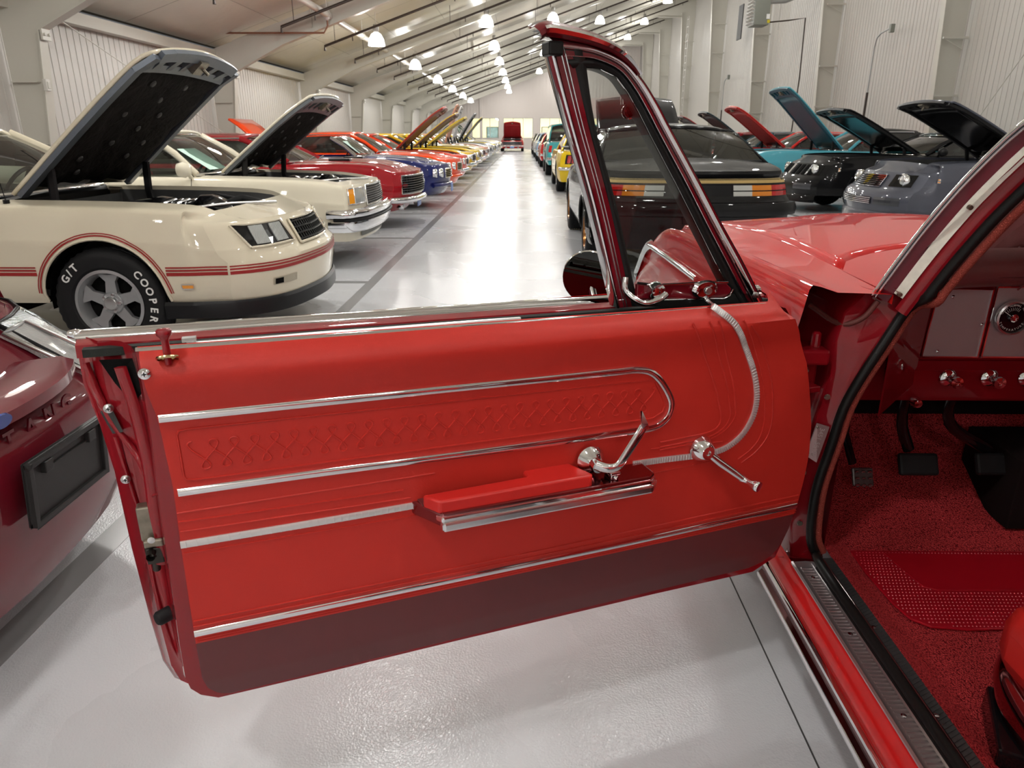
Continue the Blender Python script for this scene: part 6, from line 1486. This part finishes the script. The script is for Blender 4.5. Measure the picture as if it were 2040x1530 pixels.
band(PL, PR_, .42, .56, .003, 'vent_post', VM); band(PL, PR_, .56, .64, .006, 'post_bead', CHROME, .002); band(PL, PR_, .64, 1.0, .003, 'vent_post', VM)
band(PR_, PK, .0, 1.0, .002, 'vent_rubber', SEAL, .004)
OO = [(.055, .955), (.085, .995), (.130, 1.058), (.185, 1.130), (.241, 1.207), (.316, 1.306), (.350, 1.352), (.385, 1.392), (.426, 1.424), (.484, 1.444), (.530, 1.452), (.575, 1.458)]
GG = [(.125, .962), (.158, 1.005), (.196, 1.060), (.246, 1.132), (.297, 1.207), (.362, 1.298), (.388, 1.336), (.412, 1.368), (.436, 1.392), (.470, 1.404), (.497, 1.404), (.515, 1.400)]
for f0, f1, dw, nm, m_, bl in ((-.06, .04, -.004, 'frame_edge', BLACKP, 0), (.04, .16, .002, 'vent_frame', VM, 0), (.16, .42, .006, 'frame_molding', CHROME, .006), (.42, .46, .004, 'frame_groove', BLACKG, 0), (.46, .60, .004, 'vent_frame', VM, 0), (.60, .64, .006, 'frame_bead', CHROME, .001), (.64, 1.0, .0, 'vent_rubber', SEAL, .006)):
    band(OO, GG, f0, f1, dw, nm, m_, bl)
cp0 = [(.592, 1.452), (.575, 1.460), (.540, 1.457), (.500, 1.451), (.465, 1.442), (.435, 1.430), (.412, 1.414), (.396, 1.398)]
CPS = spline([(u, v, 0) for u, v in cp0], 3)
rows = []
for i, p in enumerate(CPS):
    f = 1-.75*(i/(len(CPS)-1))**1.5; t = (CPS[min(i+1, len(CPS)-1)]-CPS[max(i-1, 0)]).normalized(); q = Vector((t.y, -t.x, 0)); q = q if q.y > 0 else -q
    rows.append([V(p.x+q.x*a_*f, p.y+q.y*a_*f, .012+b_*f) for a_, b_ in ((-.012, -.02), (-.012, .010), (-.006, .022), (.002, .022), (.011, .010), (.012, -.01), (.008, -.04))])
DW(MB().grid(rows), 'frame_cap', VM, smooth=40)
DW(MB().grid([[rows[i][2].lerp(rows[i][3], .0)+Vector(ND)*.001+Vector((0, 0, -.002)), rows[i][2].lerp(rows[i][3], .6)+Vector(ND)*.004, rows[i][3]+Vector((0, 0, .002))] for i in range(2, len(rows))]), 'cap_molding', CHROME, smooth=60)
DW(MB().tube([r_[5] for r_ in rows], .003, 6), 'cap_edge', CHROME, smooth=60)
DW(MB().box((0, 0, 0), (.026, .022, .035), Dm(.556, 1.432, WV+.002)), 'cap_end_rubber', SEAL, bevel=.003)
gl_ = [(.497, 1.404), (.470, 1.405), (.436, 1.393), (.412, 1.369), (.388, 1.337), (.362, 1.299), (.297, 1.208), (.246, 1.133), (.196, 1.060), (.160, 1.010), (.162, .998), (.372, .998), (.424, 1.178), (.4725, 1.314)]
DW(MB().prism(gl_, WV-.002, WV+.002, DUV), 'vent_glass', VENTGLASS)
DW(MB().prism([(.378, .985), (.378, 1.003), (.10, .990), (.075, .955)], WV-.010, WV+.004, DUV), 'vent_sill_rubber', SEAL)
rl = [(.376, 1.001), (.376, 1.030), (.335, 1.024), (.20, 1.020), (.172, 1.018), (.158, 1.006), (.160, .996), (.172, .989), (.240, .991)]
DW(MB().prism(rl, WV+.002, WV+.012, DUV), 'vent_lower_rail', VM, bevel=.002); 
DW(MB().tube([V(u, v, .013) for u, v in ((.376, 1.032), (.335, 1.025), (.20, 1.0215), (.17, 1.0195))], .0028, 6).tube([V(u, v, .013) for u, v in ((.155, 1.004), (.162, .992), (.176, .987), (.376, .999))], .0016, 6), 'rail_edge', CHROME, smooth=60)
DW(MB().tube(spline([V(.402, 1.045, .012), V(.404, 1.022, .016), V(.390, 1.006, .026), (V(.368, .996, .032)), V(.340, 1.002, .034), V(.322, 1.010, .030)], 5), .0065, 8).lathe([(.016, 0), (.018, .008), (.014, .020), (0, .024)], 16, Dm(.338, 1.016, WV+.010)), 'vent_crank', CHROME, smooth=50)
vl = DW(MB().lathe([(.020, 0), (.022, .006), (.018, .012), (.012, .012), (0, .010)], 24, Dm(.226, 1.010, WV+.012) @ Matrix.Diagonal((1.35, .85, 1, 1))), 'vent_latch', CHROME, smooth=50)
DW(MB().lathe([(.008, 0), (.007, .003), (0, .002)], 12, Dm(.222, 1.008, WV+.024)), 'latch_screw_head', CHROME2, smooth=40)
DW(MB().tube([V(.224, .998, .016), V(.228, .990, .03), D(.240, .990, .0), D(.248, .992, .018)], .005, 8), 'latch_stem', CHROME, smooth=50)
DW(MB().lathe([(.006, -.01), (.006, .006), (0, .007)], 10, Dm(.098, .988, WV+.012)), 'frame_screw', CHROME2)
DW(MB().tube(spline([D(.374, 1.388, -.085), D(.390, 1.382, -.090), D(.402, 1.366, -.094), D(.402, 1.350, -.094)], 5), .0045, 8), 'clip_mirror_arm', CHROME, smooth=60)
cmr = MB().lathe([(.0125, -.004), (.0135, 0), (.011, .003), (0, .003)], 20, Dm(.392, 1.338, -.090)); DW(cmr, 'clip_mirror', CHROME, smooth=45)
DW(MB().lathe([(.010, .0035), (.006, .0042), (0, .004)], 20, Dm(.392, 1.338, -.090)), 'clip_mirror_face', mat('mirror_red_reflection', (.3, .03, .04), .08, 1.0))  # red reflection is put into the mirror face colour
# round outside mirror fixed to the outer skin
mc_ = D(.383, 1.008, -.245); nm = (DU*.55+DN*.83).normalized()
MMx = Matrix.Translation(mc_) @ nm.to_track_quat('Z', 'Y').to_matrix().to_4x4()
mr = DW(MB().lathe([(.056, .002), (.058, -.004), (.057, -.012), (.048, -.024), (.028, -.032), (0, -.034)], 32, MMx), 'outside_mirror', CHROME, smooth=50)
DW(MB().lathe([(.0555, .001), (0, .001)], 32, MMx), 'mirror_glass', mat('mirror_glass_dark', (.05, .05, .05), .02, 1.0))
DW(MB().tube([mc_-nm*.02, D(.37, .96, -.235), D(.36, .93, -.19)], .012, 8), 'mirror_stalk', CHROME, smooth=50)


# tiny repeated bits that cannot be picked apart in the photo
for o in bpy.data.objects:
    if o.type == 'MESH' and o.parent and o.name.split('.')[0] in ('hanger_rod', 'grille_mesh', 'gauge_tick', 'insulation_clip', 'lug_nut', 'screw_slot', 'hood_brace'): o['kind'] = 'stuff'
